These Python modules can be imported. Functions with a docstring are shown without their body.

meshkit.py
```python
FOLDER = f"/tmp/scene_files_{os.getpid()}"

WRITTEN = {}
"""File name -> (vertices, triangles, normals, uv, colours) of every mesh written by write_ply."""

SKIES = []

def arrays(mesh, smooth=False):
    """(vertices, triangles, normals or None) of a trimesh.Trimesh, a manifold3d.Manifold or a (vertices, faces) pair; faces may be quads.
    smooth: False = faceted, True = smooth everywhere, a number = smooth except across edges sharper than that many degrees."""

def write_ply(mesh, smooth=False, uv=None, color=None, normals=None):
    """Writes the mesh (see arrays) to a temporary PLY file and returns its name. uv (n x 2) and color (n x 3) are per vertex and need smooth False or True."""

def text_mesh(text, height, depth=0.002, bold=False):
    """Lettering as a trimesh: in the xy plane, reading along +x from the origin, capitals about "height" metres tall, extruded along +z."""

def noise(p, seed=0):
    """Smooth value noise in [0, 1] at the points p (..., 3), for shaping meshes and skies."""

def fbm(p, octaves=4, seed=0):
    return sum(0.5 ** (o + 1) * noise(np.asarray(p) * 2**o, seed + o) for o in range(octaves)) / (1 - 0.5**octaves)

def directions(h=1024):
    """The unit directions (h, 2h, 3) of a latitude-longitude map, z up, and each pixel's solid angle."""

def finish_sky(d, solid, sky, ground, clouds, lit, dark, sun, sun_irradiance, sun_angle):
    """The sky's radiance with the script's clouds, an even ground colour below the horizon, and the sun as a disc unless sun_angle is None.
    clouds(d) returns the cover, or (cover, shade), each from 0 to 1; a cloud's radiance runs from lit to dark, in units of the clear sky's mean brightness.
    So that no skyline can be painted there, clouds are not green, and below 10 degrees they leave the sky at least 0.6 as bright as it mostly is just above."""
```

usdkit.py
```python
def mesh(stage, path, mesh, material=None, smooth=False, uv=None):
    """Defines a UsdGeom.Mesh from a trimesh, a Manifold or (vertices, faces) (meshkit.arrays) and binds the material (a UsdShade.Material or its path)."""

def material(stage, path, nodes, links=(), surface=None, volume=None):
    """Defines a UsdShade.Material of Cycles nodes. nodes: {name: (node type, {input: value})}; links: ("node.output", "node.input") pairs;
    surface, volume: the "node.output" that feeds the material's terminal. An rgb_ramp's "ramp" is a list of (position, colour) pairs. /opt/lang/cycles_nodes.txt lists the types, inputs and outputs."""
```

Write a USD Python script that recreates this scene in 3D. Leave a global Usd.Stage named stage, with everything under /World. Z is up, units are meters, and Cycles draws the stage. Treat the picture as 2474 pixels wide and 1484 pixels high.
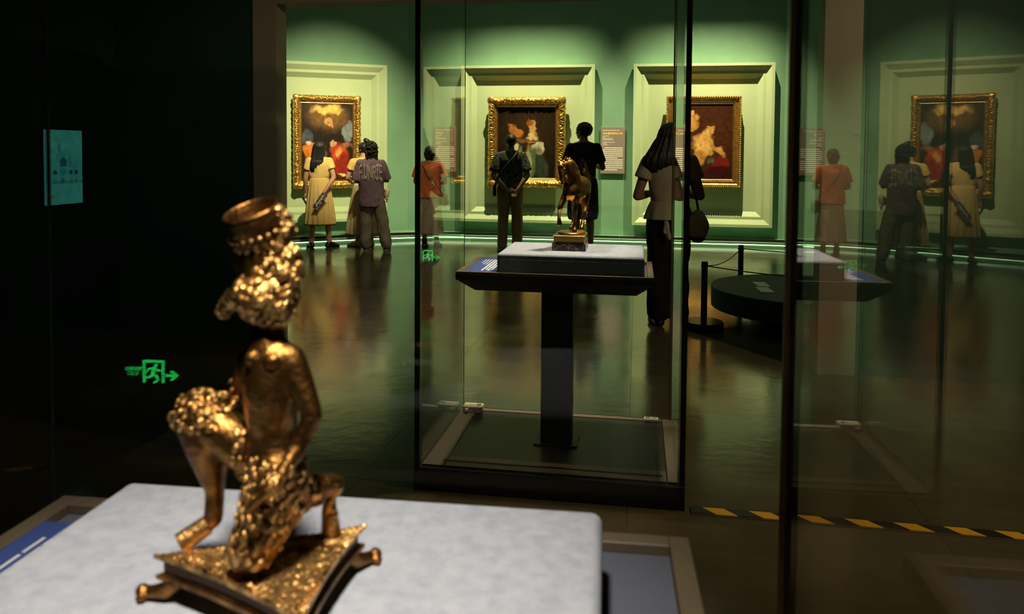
import math, json, random
import numpy as np, trimesh, shapely
from shapely.geometry import Polygon, LineString, Point
from manifold3d import Manifold
import usdkit, meshkit
from pxr import Usd, UsdGeom, UsdLux, UsdShade, Gf, Sdf, Vt

stage = Usd.Stage.CreateInMemory()
UsdGeom.SetStageUpAxis(stage, 'Z')
UsdGeom.SetStageMetersPerUnit(stage, 1.0)
UsdGeom.Xform.Define(stage, '/World')
rng = np.random.default_rng(7)

# ------------------------------------------------------------------ camera, lights, exposure
W_PX, F_PX, CY, EYE = 2474, 1852.0, 442.5, 1.48
PITCH, ROLL, YAW = 0.0406, 0.0073, 0.1613
fw = np.array([0, math.cos(PITCH), -math.sin(PITCH)]); up = np.array([0, math.sin(PITCH), math.cos(PITCH)]); rt = np.array([1.0, 0, 0])
rt2, up2 = rt*math.cos(ROLL)+up*math.sin(ROLL), -rt*math.sin(ROLL)+up*math.cos(ROLL)
RZ = np.array([[math.cos(YAW), -math.sin(YAW), 0], [math.sin(YAW), math.cos(YAW), 0], [0, 0, 1]])
fw, rt2, up2 = RZ@fw, RZ@rt2, RZ@up2
cam = UsdGeom.Camera.Define(stage, '/World/camera')
M = np.eye(4); M[0, :3], M[1, :3], M[2, :3], M[3, :3] = rt2, up2, -fw, (0, 0, EYE)
cam.AddTransformOp().Set(Gf.Matrix4d(*M.ravel().tolist()))
cam.CreateHorizontalApertureAttr(36.0)
cam.CreateFocalLengthAttr(36.0*F_PX/W_PX)
cam.CreateVerticalApertureOffsetAttr(-(742-CY)/W_PX*36.0)
cam.CreateFStopAttr(5.6); cam.CreateFocusDistanceAttr(6.5)
cam.CreateExposureAttr(0.0)
cam.CreateClippingRangeAttr(Gf.Vec2f(0.02, 200))


def look_matrix(pos, target):
    z = np.asarray(pos, float)-np.asarray(target, float); z /= np.linalg.norm(z)
    a = np.array([0, 1.0, 0]) if abs(z[2]) > .95 else np.array([0, 0, 1.0])
    x = np.cross(a, z); x /= np.linalg.norm(x); y = np.cross(z, x)
    m = np.eye(4); m[0, :3], m[1, :3], m[2, :3], m[3, :3] = x, y, z, pos
    return Gf.Matrix4d(*m.ravel().tolist())


def spot(name, pos, target, intensity, color, cone, soft=.5, radius=.04):
    s = UsdLux.SphereLight.Define(stage, '/World/lamps/'+name)
    s.CreateRadiusAttr(radius); s.CreateIntensityAttr(intensity); s.CreateColorAttr(Gf.Vec3f(*color))
    sh = UsdLux.ShapingAPI.Apply(s.GetPrim()); sh.CreateShapingConeAngleAttr(cone); sh.CreateShapingConeSoftnessAttr(soft)
    s.AddTransformOp().Set(look_matrix(pos, target))


def area(name, pos, target, w, h, intensity, color):
    s = UsdLux.RectLight.Define(stage, '/World/lamps/'+name)
    s.CreateWidthAttr(w); s.CreateHeightAttr(h); s.CreateIntensityAttr(intensity); s.CreateColorAttr(Gf.Vec3f(*color))
    s.AddTransformOp().Set(look_matrix(pos, target))


UsdGeom.Xform.Define(stage, '/World/lamps')
WARM = (1.0, .84, .52)
# unseen spots placed high in the gallery to light the three paintings
spot('spot_painting_left', (-2.75, 8.1, 5.3), (-5.15, 12.35, 1.55), 54000, WARM, 20, 1.0, .035)
spot('spot_painting_middle', (-1.75, 11.42, 6.3), (-1.86, 12.95, 1.15), 205000, WARM, 27, 1.0, .02)
spot('spot_painting_right', (1.15, 11.42, 6.3), (1.04, 12.95, 1.15), 205000, WARM, 27, 1.0, .02)
spot('spot_visitors_left', (-2.0, 7.6, 5.3), (-3.7, 11.1, 1.0), 9000, WARM, 14, 1.0, .035)  # out of view, placed to light the visitors at the left
# unseen spots in the out-of-view canopies of the two glass cases
spot('spot_satyr_case', (-.22, .34, 2.52), (-.36, .64, 1.05), 780, (1, .88, .72), 25, 1.0, .075)
spot('spot_horse_case_right', (-.02, 3.70, 2.52), (-.30, 3.6, 1.10), 1600, (1, .84, .60), 20, .7, .05)
spot('spot_horse_case_left', (-.74, 3.79, 2.52), (-.56, 3.68, .9), 1600, (1, .84, .60), 24, .5, .03)
# weak general light: an added gallery fill and unseen warm spots in the dark room
spot('dark_room_opening_light', (-1.7, 2.3, 3.42), (-2.75, 5.39, 1.3), 300, (1, .82, .58), 32, 1.0, .05)  # out of view, placed to light the left jamb
spot('dark_room_floor_light', (2.3, 2.1, 3.42), (1.5, 2.2, 0), 1000, (1, .70, .40), 36, 1.0, .05)  # out of view, placed to light the floor at the right
area('gallery_wash', (-1.2, 9.0, 6.4), (-1.2, 9.0, 0), 7, 4, .33, (.80, 1, .72))  # fill: added dim ambient for the gallery walls and visitors
spot('dark_room_downlight', (3.3, 2.4, 3.42), (.6, 5.0, .8), 2200, (1, .76, .47), 42, 1.0, .05)  # out of view, placed to light the right jamb and nearby floor

# ------------------------------------------------------------------ materials
LOOKS = {}


def simple(name, color, rough=.6, metal=0.0, spec=.5, **kw):
    if name not in LOOKS:
        LOOKS[name] = usdkit.material(stage, '/World/Looks/'+name, {'p': ('principled_bsdf', dict(base_color=color, roughness=rough, metallic=metal, specular_ior_level=spec, **kw))}, surface='p.BSDF')
    return LOOKS[name]


def varied(name, c1, c2, scale, rough=.6, metal=0.0, bump=0.0, bscale=None, spec=.5, dims=(1, 1, 1), lo=.35, hi=.65, detail=4, rough2=None, coord='texture_coordinate.object', **kw):
    """Two tones mixed by noise, with fine relief."""
    if name not in LOOKS:
        src = ('texture_coordinate', {}) if coord.startswith('tex') else ('geometry', {})
        n = {'t': src, 'm': ('mapping', {'scale': dims}), 'n': ('noise_texture', {'scale': scale, 'detail': detail}),
             'r': ('rgb_ramp', {'ramp': [(lo, c1), (hi, c2)]}), 'p': ('principled_bsdf', dict(roughness=rough, metallic=metal, specular_ior_level=spec, **kw))}
        l = [('t.object' if coord.startswith('tex') else 't.position', 'm.vector'), ('m.vector', 'n.vector'), ('n.fac', 'r.fac'), ('r.color', 'p.base_color')]
        if bump:
            n['n2'] = ('noise_texture', {'scale': bscale or scale*6, 'detail': 3}); n['b'] = ('bump', {'strength': bump, 'distance': .01})
            l += [('m.vector', 'n2.vector'), ('n2.fac', 'b.height'), ('b.normal', 'p.normal')]
        if rough2 is not None:
            n['mr'] = ('map_range', {'from_min': lo, 'from_max': hi, 'to_min': rough, 'to_max': rough2}); l += [('n.fac', 'mr.value'), ('mr.result', 'p.roughness')]
        LOOKS[name] = usdkit.material(stage, '/World/Looks/'+name, n, l, surface='p.BSDF')
    return LOOKS[name]


def emits(name, color, strength):
    if name not in LOOKS:
        LOOKS[name] = usdkit.material(stage, '/World/Looks/'+name, {'e': ('emission', {'color': color, 'strength': strength})}, surface='e.emission')
    return LOOKS[name]


def painted(name, rough=.35, spec=.4):
    if name not in LOOKS:
        LOOKS[name] = usdkit.material(stage, '/World/Looks/'+name, {'a': ('attribute', {'attribute': 'paint'}), 'n': ('noise_texture', {'scale': 90, 'detail': 3}), 'b': ('bump', {'strength': .12, 'distance': .004}), 'p': ('principled_bsdf', {'roughness': rough, 'specular_ior_level': spec})},
                                      [('a.color', 'p.base_color'), ('n.fac', 'b.height'), ('b.normal', 'p.normal')], surface='p.BSDF')
    return LOOKS[name]


LOOKS['glow_print'] = usdkit.material(stage, '/World/Looks/glow_print', {'a': ('attribute', {'attribute': 'paint'}), 'e': ('emission', {'strength': 1.0})}, [('a.color', 'e.color')], surface='e.emission')
# clear glass that lets lamp light through
def glass_look(name, clear):
    LOOKS[name] = usdkit.material(stage, '/World/Looks/'+name, {'w': ('layer_weight', {'blend': .5}), 'p5': ('math', {'math_type': 'power', 'value2': 5.0}), 'f': ('math', {'math_type': 'multiply_add', 'value2': .990, 'value3': .010}), 't': clear, 'g': ('glossy_bsdf', {'roughness': 0.0, 'color': (1, 1, 1)}), 'm': ('mix_closure', {})},
                                  [('w.facing', 'p5.value1'), ('p5.value', 'f.value1'), ('f.value', 'm.fac'), ('t.BSDF', 'm.closure1'), ('g.BSDF', 'm.closure2')], surface='m.closure')


glass_look('pane', ('transparent_bsdf', {'color': (.985, .992, .985)}))
# the same glass for the panes that stand behind it (a ray may only cross so many transparent surfaces)
glass_look('pane_deep', ('refraction_bsdf', {'color': (.985, .992, .985), 'IOR': 1.0, 'roughness': 0.0}))

# green plaster walls, floor slabs
GREEN = varied('green_paint', (.155, .295, .178), (.17, .325, .198), 3.0, rough=.75, bump=.05, bscale=160, spec=.25, coord='geometry')
PANEL = varied('panel_paint', (.42, .53, .295), (.45, .56, .315), 2.0, rough=.7, bump=.04, bscale=150, spec=.25, coord='geometry')
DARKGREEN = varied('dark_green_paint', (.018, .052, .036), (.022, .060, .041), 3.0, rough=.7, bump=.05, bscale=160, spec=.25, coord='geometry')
CEIL = simple('ceiling_paint', (.02, .022, .02), .8)
JAMB = varied('jamb_paint', (.30, .265, .185), (.33, .29, .20), 4.0, rough=.6, bump=.04, bscale=120, spec=.3, coord='geometry')
SCREED = simple('screed', (.012, .011, .009), .6)
if True:
    n = {'t': ('geometry', {}), 'o': ('object_info', {}), 'n': ('noise_texture', {'scale': 1.6, 'detail': 5}), 'st': ('mapping', {'scale': (1.2, 9, 1)}), 'n3': ('noise_texture', {'scale': 2.2, 'detail': 5}),
         'mx': ('math', {'math_type': 'multiply_add', 'value2': .35}), 'ad': ('math', {'math_type': 'add'}), 'r': ('rgb_ramp', {'ramp': [(.35, (.046, .038, .019)), (.95, (.100, .082, .042))]}),
         'n2': ('noise_texture', {'scale': 14, 'detail': 4}), 'b': ('bump', {'strength': .09, 'distance': .01}), 'mr': ('map_range', {'from_min': .3, 'from_max': .7, 'to_min': .11, 'to_max': .20}),
         'p': ('principled_bsdf', {'specular_ior_level': .9})}
    l = [('t.position', 'n.vector'), ('t.position', 'st.vector'), ('st.vector', 'n3.vector'), ('n3.fac', 'mx.value1'), ('n.fac', 'mx.value3'), ('mx.value', 'ad.value1'), ('o.random', 'sc.value1')]
    n['sc'] = ('math', {'math_type': 'multiply', 'value2': .22}); l += [('sc.value', 'ad.value2'), ('ad.value', 'r.fac'), ('r.color', 'p.base_color'), ('t.position', 'n2.vector'), ('n2.fac', 'b.height'), ('b.normal', 'p.normal'), ('n.fac', 'mr.value'), ('mr.result', 'p.roughness')]
    LOOKS['floor_slab'] = usdkit.material(stage, '/World/Looks/floor_slab', n, l, surface='p.BSDF')
BLACK = simple('black_powder_coat', (.012, .012, .012), .35)
BRONZE_D = varied('table_bronze', (.030, .024, .018), (.042, .034, .025), 9, rough=.42, bump=.05, bscale=300, spec=.5)
TRAYLIP = varied('tray_lip_paint', (.115, .09, .055), (.14, .11, .07), 9, rough=.55, bump=.04, bscale=300)
FELT = varied('blue_grey_felt', (.30, .335, .41), (.39, .42, .49), 55, rough=.95, bump=.35, bscale=420, spec=.1, detail=5, lo=.3, hi=.7)
FELTIN = simple('inset_felt', (.10, .115, .15), .9, spec=.1)
BRONZE = varied('worn_bronze', (.055, .026, .010), (.34, .165, .045), 46, rough=.50, metal=1.0, bump=.22, bscale=160, lo=.30, hi=.68, detail=6, rough2=.36)
BRONZE_FUR = varied('gilded_bronze', (.085, .040, .013), (.74, .45, .16), 60, rough=.50, metal=1.0, bump=.3, bscale=260, lo=.28, hi=.62, detail=6, rough2=.38)
HORSE_B = varied('horse_bronze', (.24, .095, .018), (.85, .48, .11), 30, rough=.36, metal=1.0, bump=.08, bscale=150, lo=.32, hi=.66, detail=5, rough2=.25)
GILT = varied('gilt_wood', (.36, .17, .03), (.85, .52, .13), 26, rough=.40, metal=.85, bump=.25, bscale=120, lo=.33, hi=.6, detail=5, rough2=.3)
GILTMET = simple('gilt_metal', (.62, .40, .13), .33, .95)
PLASTICW = simple('cream_plastic', (.78, .70, .50), .45)
CAPBLUE = simple('caption_blue', (.045, .085, .29), .5)
WHITE = simple('print_white', (.80, .80, .78), .6)
SKIN = simple('skin', (.50, .27, .17), .5)
BLACKHAIR = varied('black_hair', (.004, .0032, .003), (.012, .009, .007), 30, rough=.5, bump=.5, bscale=90, dims=(1, 1, .12))

# ------------------------------------------------------------------ helpers
USED = {}


def numbered(parent, name):
    key = parent+'/'+name
    k = USED.get(key, 0); USED[key] = k+1
    return key if k == 0 else f'{key}_{k:03d}'


def obj(name, mesh, m, parent=None, smooth=30, paint=None, uv=None):
    p = numbered(parent if isinstance(parent, str) else (str(parent.GetPath()) if parent else '/World'), name)
    g = usdkit.mesh(stage, p, mesh, m if not isinstance(m, str) else LOOKS[m], smooth=smooth)
    if paint is not None:
        UsdGeom.PrimvarsAPI(g).CreatePrimvar('paint', Sdf.ValueTypeNames.Color3fArray, 'vertex').Set(Vt.Vec3fArray.FromNumpy(np.asarray(paint, np.float32)))
    return g.GetPrim()


def tag(o, label=None, cat=None, group=None, kind=None):
    for k, v in (('label', label), ('category', cat), ('group', group), ('kind', kind)):
        if v:
            o.SetCustomDataByKey(k, v)
    return o


def thing(name, label, cat, loc=(0, 0, 0), rotz=0.0, group=None):
    x = UsdGeom.Xform.Define(stage, numbered('/World', name))
    x.AddTranslateOp().Set(Gf.Vec3d(*map(float, loc))); x.AddRotateZOp().Set(float(rotz))
    return tag(x.GetPrim(), label, cat, group)


def struct(name, mesh, m, smooth=30):
    return tag(obj(name, mesh, m, smooth=smooth), kind='structure')


def holder(name, kind='structure'):
    return tag(UsdGeom.Xform.Define(stage, numbered('/World', name)).GetPrim(), kind=kind)


def bx(x0, x1, y0, y1, z0, z1, bev=0.0):
    if bev <= 0:
        return trimesh.creation.box(bounds=[(x0, y0, z0), (x1, y1, z1)])
    c = [(x, y, z) for x in (x0, x1) for y in (y0, y1) for z in (z0, z1)]
    mid = np.array([(x0+x1)/2, (y0+y1)/2, (z0+z1)/2]); pts = []
    for p in c:
        p = np.array(p); s = np.sign(p-mid)
        for a in range(3):
            q = p-s*bev; q[a] = p[a]; pts.append(q)
    return Manifold.hull_points(np.array(pts))


def cat(*ms):
    out = []
    for m in ms:
        v, f, _ = meshkit.arrays(m)
        out.append(trimesh.Trimesh(v, f, process=False))
    return trimesh.util.concatenate(out)


def man(v, f):
    import manifold3d
    return Manifold(manifold3d.Mesh(np.asarray(v, np.float32), np.asarray(f, np.uint32)))


def tri(mf):
    m = mf.to_mesh()
    return trimesh.Trimesh(m.vert_properties[:, :3].astype(float), m.tri_verts, process=True)


def sph(p, r, s=(1, 1, 1), n=20):
    return Manifold.sphere(1.0, n).scale((r*s[0], r*s[1], r*s[2])).translate(tuple(map(float, p)))


def hull(*pr):
    return Manifold.batch_hull([sph(p, r) for p, r in pr])


def chain(*pr):
    return Manifold.batch_boolean([hull(a, b) for a, b in zip(pr, pr[1:])], OP_ADD)


from manifold3d import OpType
OP_ADD = OpType.Add


def union(ms):
    return Manifold.batch_boolean(list(ms), OP_ADD)


def organic(mf, edge, it=8, disp=None):
    """One continuous surface: refined, smoothed, then displaced along its normals by disp(points)."""
    m = tri(mf.refine_to_length(edge))
    if it:
        trimesh.smoothing.filter_taubin(m, lamb=.5, nu=-.52, iterations=it)
    if disp is not None:
        m.vertices = m.vertices+m.vertex_normals*disp(m.vertices)[:, None]
    return m


def loft(rings, n=40):
    """rings: (centre xyz, rx, ry[, fn(angle)->factor]) from bottom to top, capped."""
    V, F, a = [], [], np.arange(n)*2*np.pi/n
    for r in rings:
        k = r[3](a) if len(r) > 3 and r[3] is not None else 1.0
        V += list(np.stack([r[0][0]+r[1]*k*np.cos(a), r[0][1]+r[2]*k*np.sin(a), np.full(n, r[0][2])], 1))
    for i in range(len(rings)-1):
        for j in range(n):
            p, q = i*n+j, i*n+(j+1) % n
            F += [(p, q, q+n), (p, q+n, p+n)]
    b, t = len(V), len(V)+1
    V += [rings[0][0], rings[-1][0]]; e = (len(rings)-1)*n
    for j in range(n):
        F += [(b, (j+1) % n, j), (t, e+j, e+(j+1) % n)]
    return trimesh.Trimesh(np.array(V, float), F, process=False)


def tube(path, r, n=8):
    p = np.asarray(path, float); t = np.gradient(p, axis=0); t /= np.linalg.norm(t, axis=1, keepdims=True)
    a = np.cross(t, [0, 0, 1.0]); bad = np.linalg.norm(a, axis=1) < .1; a[bad] = np.cross(t[bad], [1.0, 0, 0])
    a /= np.linalg.norm(a, axis=1, keepdims=True); b = np.cross(t, a); g = np.arange(n)*2*np.pi/n
    r = np.broadcast_to(r, (len(p),))
    V = (p[:, None]+r[:, None, None]*(np.cos(g)[None, :, None]*a[:, None]+np.sin(g)[None, :, None]*b[:, None])).reshape(-1, 3)
    F = []
    for i in range(len(p)-1):
        for j in range(n):
            q, s = i*n+j, i*n+(j+1) % n
            F += [(q, s, s+n), (q, s+n, q+n)]
    c0, c1 = len(V), len(V)+1; V = np.vstack([V, p[0], p[-1]]); e = (len(p)-1)*n
    for j in range(n):
        F += [(c0, (j+1) % n, j), (c1, e+j, e+(j+1) % n)]
    return trimesh.Trimesh(V, F, process=False)


def lathe(profile, n=40):
    """profile: (r, z) from bottom to top."""
    return trimesh.creation.revolve(np.array(profile, float), sections=n)


def prism(poly, z0, z1):
    m = trimesh.creation.extrude_polygon(poly, z1-z0, engine='earcut'); m.apply_translation((0, 0, z0)); return m


def mitred(w, h, prof, seg=1):
    """A mitred rectangular moulding in the x/z plane centred on the origin; prof: closed (inset, stand-off towards -y) points; seg: pieces per side."""
    P = len(prof); V, F = [], []
    cs = [(-1, -1), (1, -1), (1, 1), (-1, 1)]; loop = []
    for k in range(4):
        for s in range(seg):
            loop.append((k, s/seg))
    for k, t in loop:
        (ax, az), (bx_, bz) = cs[k], cs[(k+1) % 4]
        for ins, d in prof:
            x0, z0, x1, z1 = ax*(w/2-ins), az*(h/2-ins), bx_*(w/2-ins), bz*(h/2-ins)
            V.append((x0+(x1-x0)*t, -d, z0+(z1-z0)*t))
    N = len(loop)
    for i in range(N):
        for j in range(P):
            a, b, c, d = i*P+j, i*P+(j+1) % P, ((i+1) % N)*P+(j+1) % P, ((i+1) % N)*P+j
            F += [(a, b, c), (a, c, d)]
    m = trimesh.Trimesh(np.array(V, float), F, process=False); m.fix_normals(); return m


def grid(w, h, nx, ny, fn):
    """A flat picture in the x/z plane centred on the origin facing -y, coloured per vertex by fn(u, v)."""
    u, v = np.meshgrid(np.linspace(0, 1, nx), np.linspace(0, 1, ny))
    V = np.stack([(u-.5)*w, np.zeros_like(u), (v-.5)*h], -1).reshape(-1, 3)
    i = (np.arange(ny-1)[:, None]*nx+np.arange(nx-1)[None]).ravel()
    F = np.vstack([np.stack([i, i+1, i+nx+1], 1), np.stack([i, i+nx+1, i+nx], 1)])
    return trimesh.Trimesh(V, F, process=False), fn(u, v).reshape(-1, 3)


def lin(*rgb):
    c = np.array(rgb, float)/255
    return np.where(c < .04045, c/12.92, ((c+.055)/1.055)**2.4)


def place(m, loc=(0, 0, 0), rz=0.0):
    m = m.copy(); m.apply_transform(trimesh.transformations.rotation_matrix(math.radians(rz), (0, 0, 1))); m.apply_translation(loc); return m


def instance(src, loc, rotz, label, group=None, name=None):
    was = src.GetCustomData()
    t = thing(name or src.GetName(), label, was['category'], loc, rotz, group or was.get('group'))
    t.GetReferences().AddInternalReference(src.GetPath()); t.SetInstanceable(True)
    return t

# ------------------------------------------------------------------ the rooms
YW = 13.05                                   # back wall of the gallery
PA = math.radians(30.0); PD = np.array([math.cos(PA), math.sin(PA), 0]); PC = np.array([-3.99, YW, 0])   # angled wall on the left meets the back wall here
fl = holder('floor')
obj('screed', bx(-9, 8, -5, 13.6, -.12, -.004), SCREED, fl)
SLX, SLY = 1.2, 1.2
slab = {}
for j in range(-4, 12):
    for i in range(-8, 7):
        x0, y0 = i*SLX-.02, j*SLY-.35
        if y0 < -4.8 or y0+SLY > 13.4:
            continue
        g = .0009
        obj('slab', bx(x0+g, x0+SLX-g, y0+g, y0+SLY-g, -.02, 0), 'floor_slab', fl, smooth=False)

struct('wall_back', bx(-4.2, 2.6, YW, YW+.15, 0, 7.0), GREEN)


def wall_slab(p, q, t, h, z0=0):
    """an upright wall whose face runs from p to q; thickness t behind it (to the left of p->q)"""
    p, q = np.array(p, float), np.array(q, float); d = (q-p)/np.linalg.norm(q-p); n = np.array([-d[1], d[0]])*t
    return prism(Polygon([p, q, q+n, p+n]), z0, h)


struct('wall_left', wall_slab((-3.99-5.2*PD[0], YW-5.2*PD[1]), (-3.99, YW), .15, 7.0), GREEN)
struct('wall_right', wall_slab((2.36, YW), (2.36+5.2*PD[0], YW-5.2*PD[1]), .15, 7.0), GREEN)
struct('ceiling', bx(-9, 8, 5.55, 13.6, 7.0, 7.1), CEIL)
struct('ceiling', bx(-4.2, 5.2, -4, 5.55, 3.5, 3.6), CEIL)
# the dark front room and the partition with the wide opening
PY0, PY1 = 5.39, 5.54
struct('wall_side_left', bx(-4.15, -4.0, -4, PY0, 0, 3.5), DARKGREEN)
struct('wall_side_right', bx(5.0, 5.15, -4, PY0, 0, 3.5), DARKGREEN)
struct('wall_front', bx(-4.15, 5.15, -4.15, -4.0, 0, 3.5), DARKGREEN)
struct('wall_partition_left', bx(-9, -2.845, PY0, PY1, 0, 7.0), DARKGREEN)
struct('wall_partition_right', bx(1.457, 8, PY0, PY1, 0, 7.0), DARKGREEN)
struct('wall_partition_above', bx(-2.845, 1.457, PY0, PY1, 2.80, 7.0), DARKGREEN)
struct('trim_1', bx(-2.845, -2.662, PY0-.012, PY1+.012, 0, 2.80), JAMB)
struct('trim_2', bx(1.217, 1.457, PY0-.012, PY1+.012, 0, 2.80), JAMB)
struct('trim_3', bx(-2.662, 1.217, PY0-.012, PY1+.012, 2.565, 2.80), JAMB)

# low step along the gallery walls, its light strip and the glass barrier
cv = np.array([(-7.6, 9.55), (-6.3, 10.38), (-5.25, 11.1), (-4.8, 11.44), (-4.4, 11.77), (-4.0, 12.04), (-3.6, 12.26), (-3.1, 12.41), (-2.4, 12.46), (-1, 12.46), (1, 12.46), (2.2, 12.46), (2.9, 12.35), (3.6, 12.05), (5.5, 10.9)])
for _ in range(3):
    a, b = cv[:-1], cv[1:]
    cv = np.vstack([cv[:1], np.stack([a*.75+b*.25, a*.25+b*.75], 1).reshape(-1, 2), cv[-1:]])
cl = LineString(cv)


def ribbon(o0, o1, z0, z1, s0=0.0, s1=1.0):
    """a strip along the step's edge, between the offsets o0 and o1 towards the wall"""
    L = cl.length; ss = np.unique(np.r_[s0*L, [cl.project(Point(p)) for p in cv], s1*L]); ss = ss[(ss >= s0*L-1e-9) & (ss <= s1*L+1e-9)]
    P = np.array([cl.interpolate(s).coords[0] for s in ss]); Q = np.array([cl.interpolate(min(s+.05, L)).coords[0] for s in ss])-np.array([cl.interpolate(max(s-.05, 0)).coords[0] for s in ss])
    Q /= np.linalg.norm(Q, axis=1, keepdims=True); N = np.stack([-Q[:, 1], Q[:, 0]], 1)
    A, B = P+N*o0, P+N*o1
    V = np.vstack([np.c_[A, np.full(len(A), z0)], np.c_[B, np.full(len(A), z0)], np.c_[B, np.full(len(A), z1)], np.c_[A, np.full(len(A), z1)]]); n = len(A); F = []
    for i in range(n-1):
        for k in range(4):
            a, b = k*n+i, ((k+1) % 4)*n+i
            F += [(a, b, b+1), (a, b+1, a+1)]
    for i in (0, n-1):
        F += [(i, n+i, 2*n+i), (i, 2*n+i, 3*n+i)]
    m = trimesh.Trimesh(V, F, process=False); m.fix_normals(); return m


deck = Polygon(list(cv)+[(5.5, 11.24), (2.355, 13.045), (-3.985, 13.045), (-7.6, 10.96)])
st = holder('step')
obj('deck', prism(deck.buffer(-.004), .055, .085), GREEN, st)
obj('riser', ribbon(.05, .09, 0, .055), GREEN, st)
tag(obj('led_strip', ribbon(.004, .030, .040, .0545), emits('led_white', (.66, 1.0, .52), 2.6)), 'thin glowing light strip under the curved edge of the step along the gallery walls', 'light strip')
bar = thing('glass_barrier', 'low clear glass barrier with black foot rail standing along the edge of the step', 'barrier')
NB = 7
for k in range(NB):
    obj('glass_pane', ribbon(.10, .112, .085, .62, k/NB+.0006, (k+1)/NB-.0006), 'pane', bar, smooth=False)
    obj('foot_rail', ribbon(.085, .127, .0851, .125, k/NB, (k+1)/NB-.0002), BLACK, bar)

# ------------------------------------------------------------------ wall panels, paintings, wall texts
PROF = [(0, .035), (0, .17), (.045, .17), (.125, .115), (.17, .115), (.25, .045), (.25, .035)]
HALO = emits('halo_light', (.72, 1.0, .55), 6.5)


def wall_panel(loc, rz, w, h, label):
    t = thing('wall_panel', label, 'wall panel', loc, rz, 'moulded panels behind the paintings')
    obj('moulding', mitred(w, h, PROF), PANEL, t, smooth=False)
    obj('back_board', bx(-w/2+.2, w/2-.2, -.045, -.03, -h/2+.2, h/2-.2), PANEL, t)
    obj('spacer', mitred(w-.44, h-.44, [(0, 0.0), (0, .034), (.03, .034), (.03, 0.0)]), PANEL, t, smooth=False)
    obj('halo_strip', mitred(w-.20, h-.20, [(0, .022), (0, .034), (.012, .034), (.012, .022)]), HALO, t, smooth=False)
    return t


def on_left_wall(s, z):
    return PC+PD*s+np.array([0, 0, z])


PH, PZ = 2.67, 1.615
wall_panel(on_left_wall(-1.41, PZ), 30, 2.02, PH, 'pale green moulded wall panel on the angled left wall behind the many-figured painting spot')
wall_panel((-1.85, YW, PZ), 0, 2.28, PH, 'pale green moulded wall panel in the middle of the back wall between the two wall texts')
wall_panel((1.05, YW, PZ), 0, 2.245, PH, 'pale green moulded wall panel at the right end of the back wall')


def blobs(base, items, seed, streak=.0):
    def fn(u, v):
        out = np.tile(np.array(base, float), u.shape+(1,))
        q = np.stack([u*7, v*9, np.zeros_like(u)], -1)
        du, dv = (meshkit.fbm(q, 4, seed)-.5)*.16, (meshkit.fbm(q+31, 4, seed)-.5)*.16
        for col, cx, cz, rx, rz_, ang, soft in items:
            x, y = u+du-cx, v+dv-cz; c, s = math.cos(math.radians(ang)), math.sin(math.radians(ang))
            d = np.hypot((x*c+y*s)/rx, (-x*s+y*c)/rz_)
            k = np.clip((1.0+soft/2-d)/soft, 0, 1)[..., None]; k = k*k*(3-2*k)
            tone = (.55+.9*meshkit.fbm(np.stack([u*26+cx*90, v*(26-18*streak)+cz*70, np.zeros_like(u)], -1), 3, seed+5))[..., None]
            out = out*(1-k)+k*lin(*col)*tone
        return np.clip(out, 0, 1)
    return fn


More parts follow.
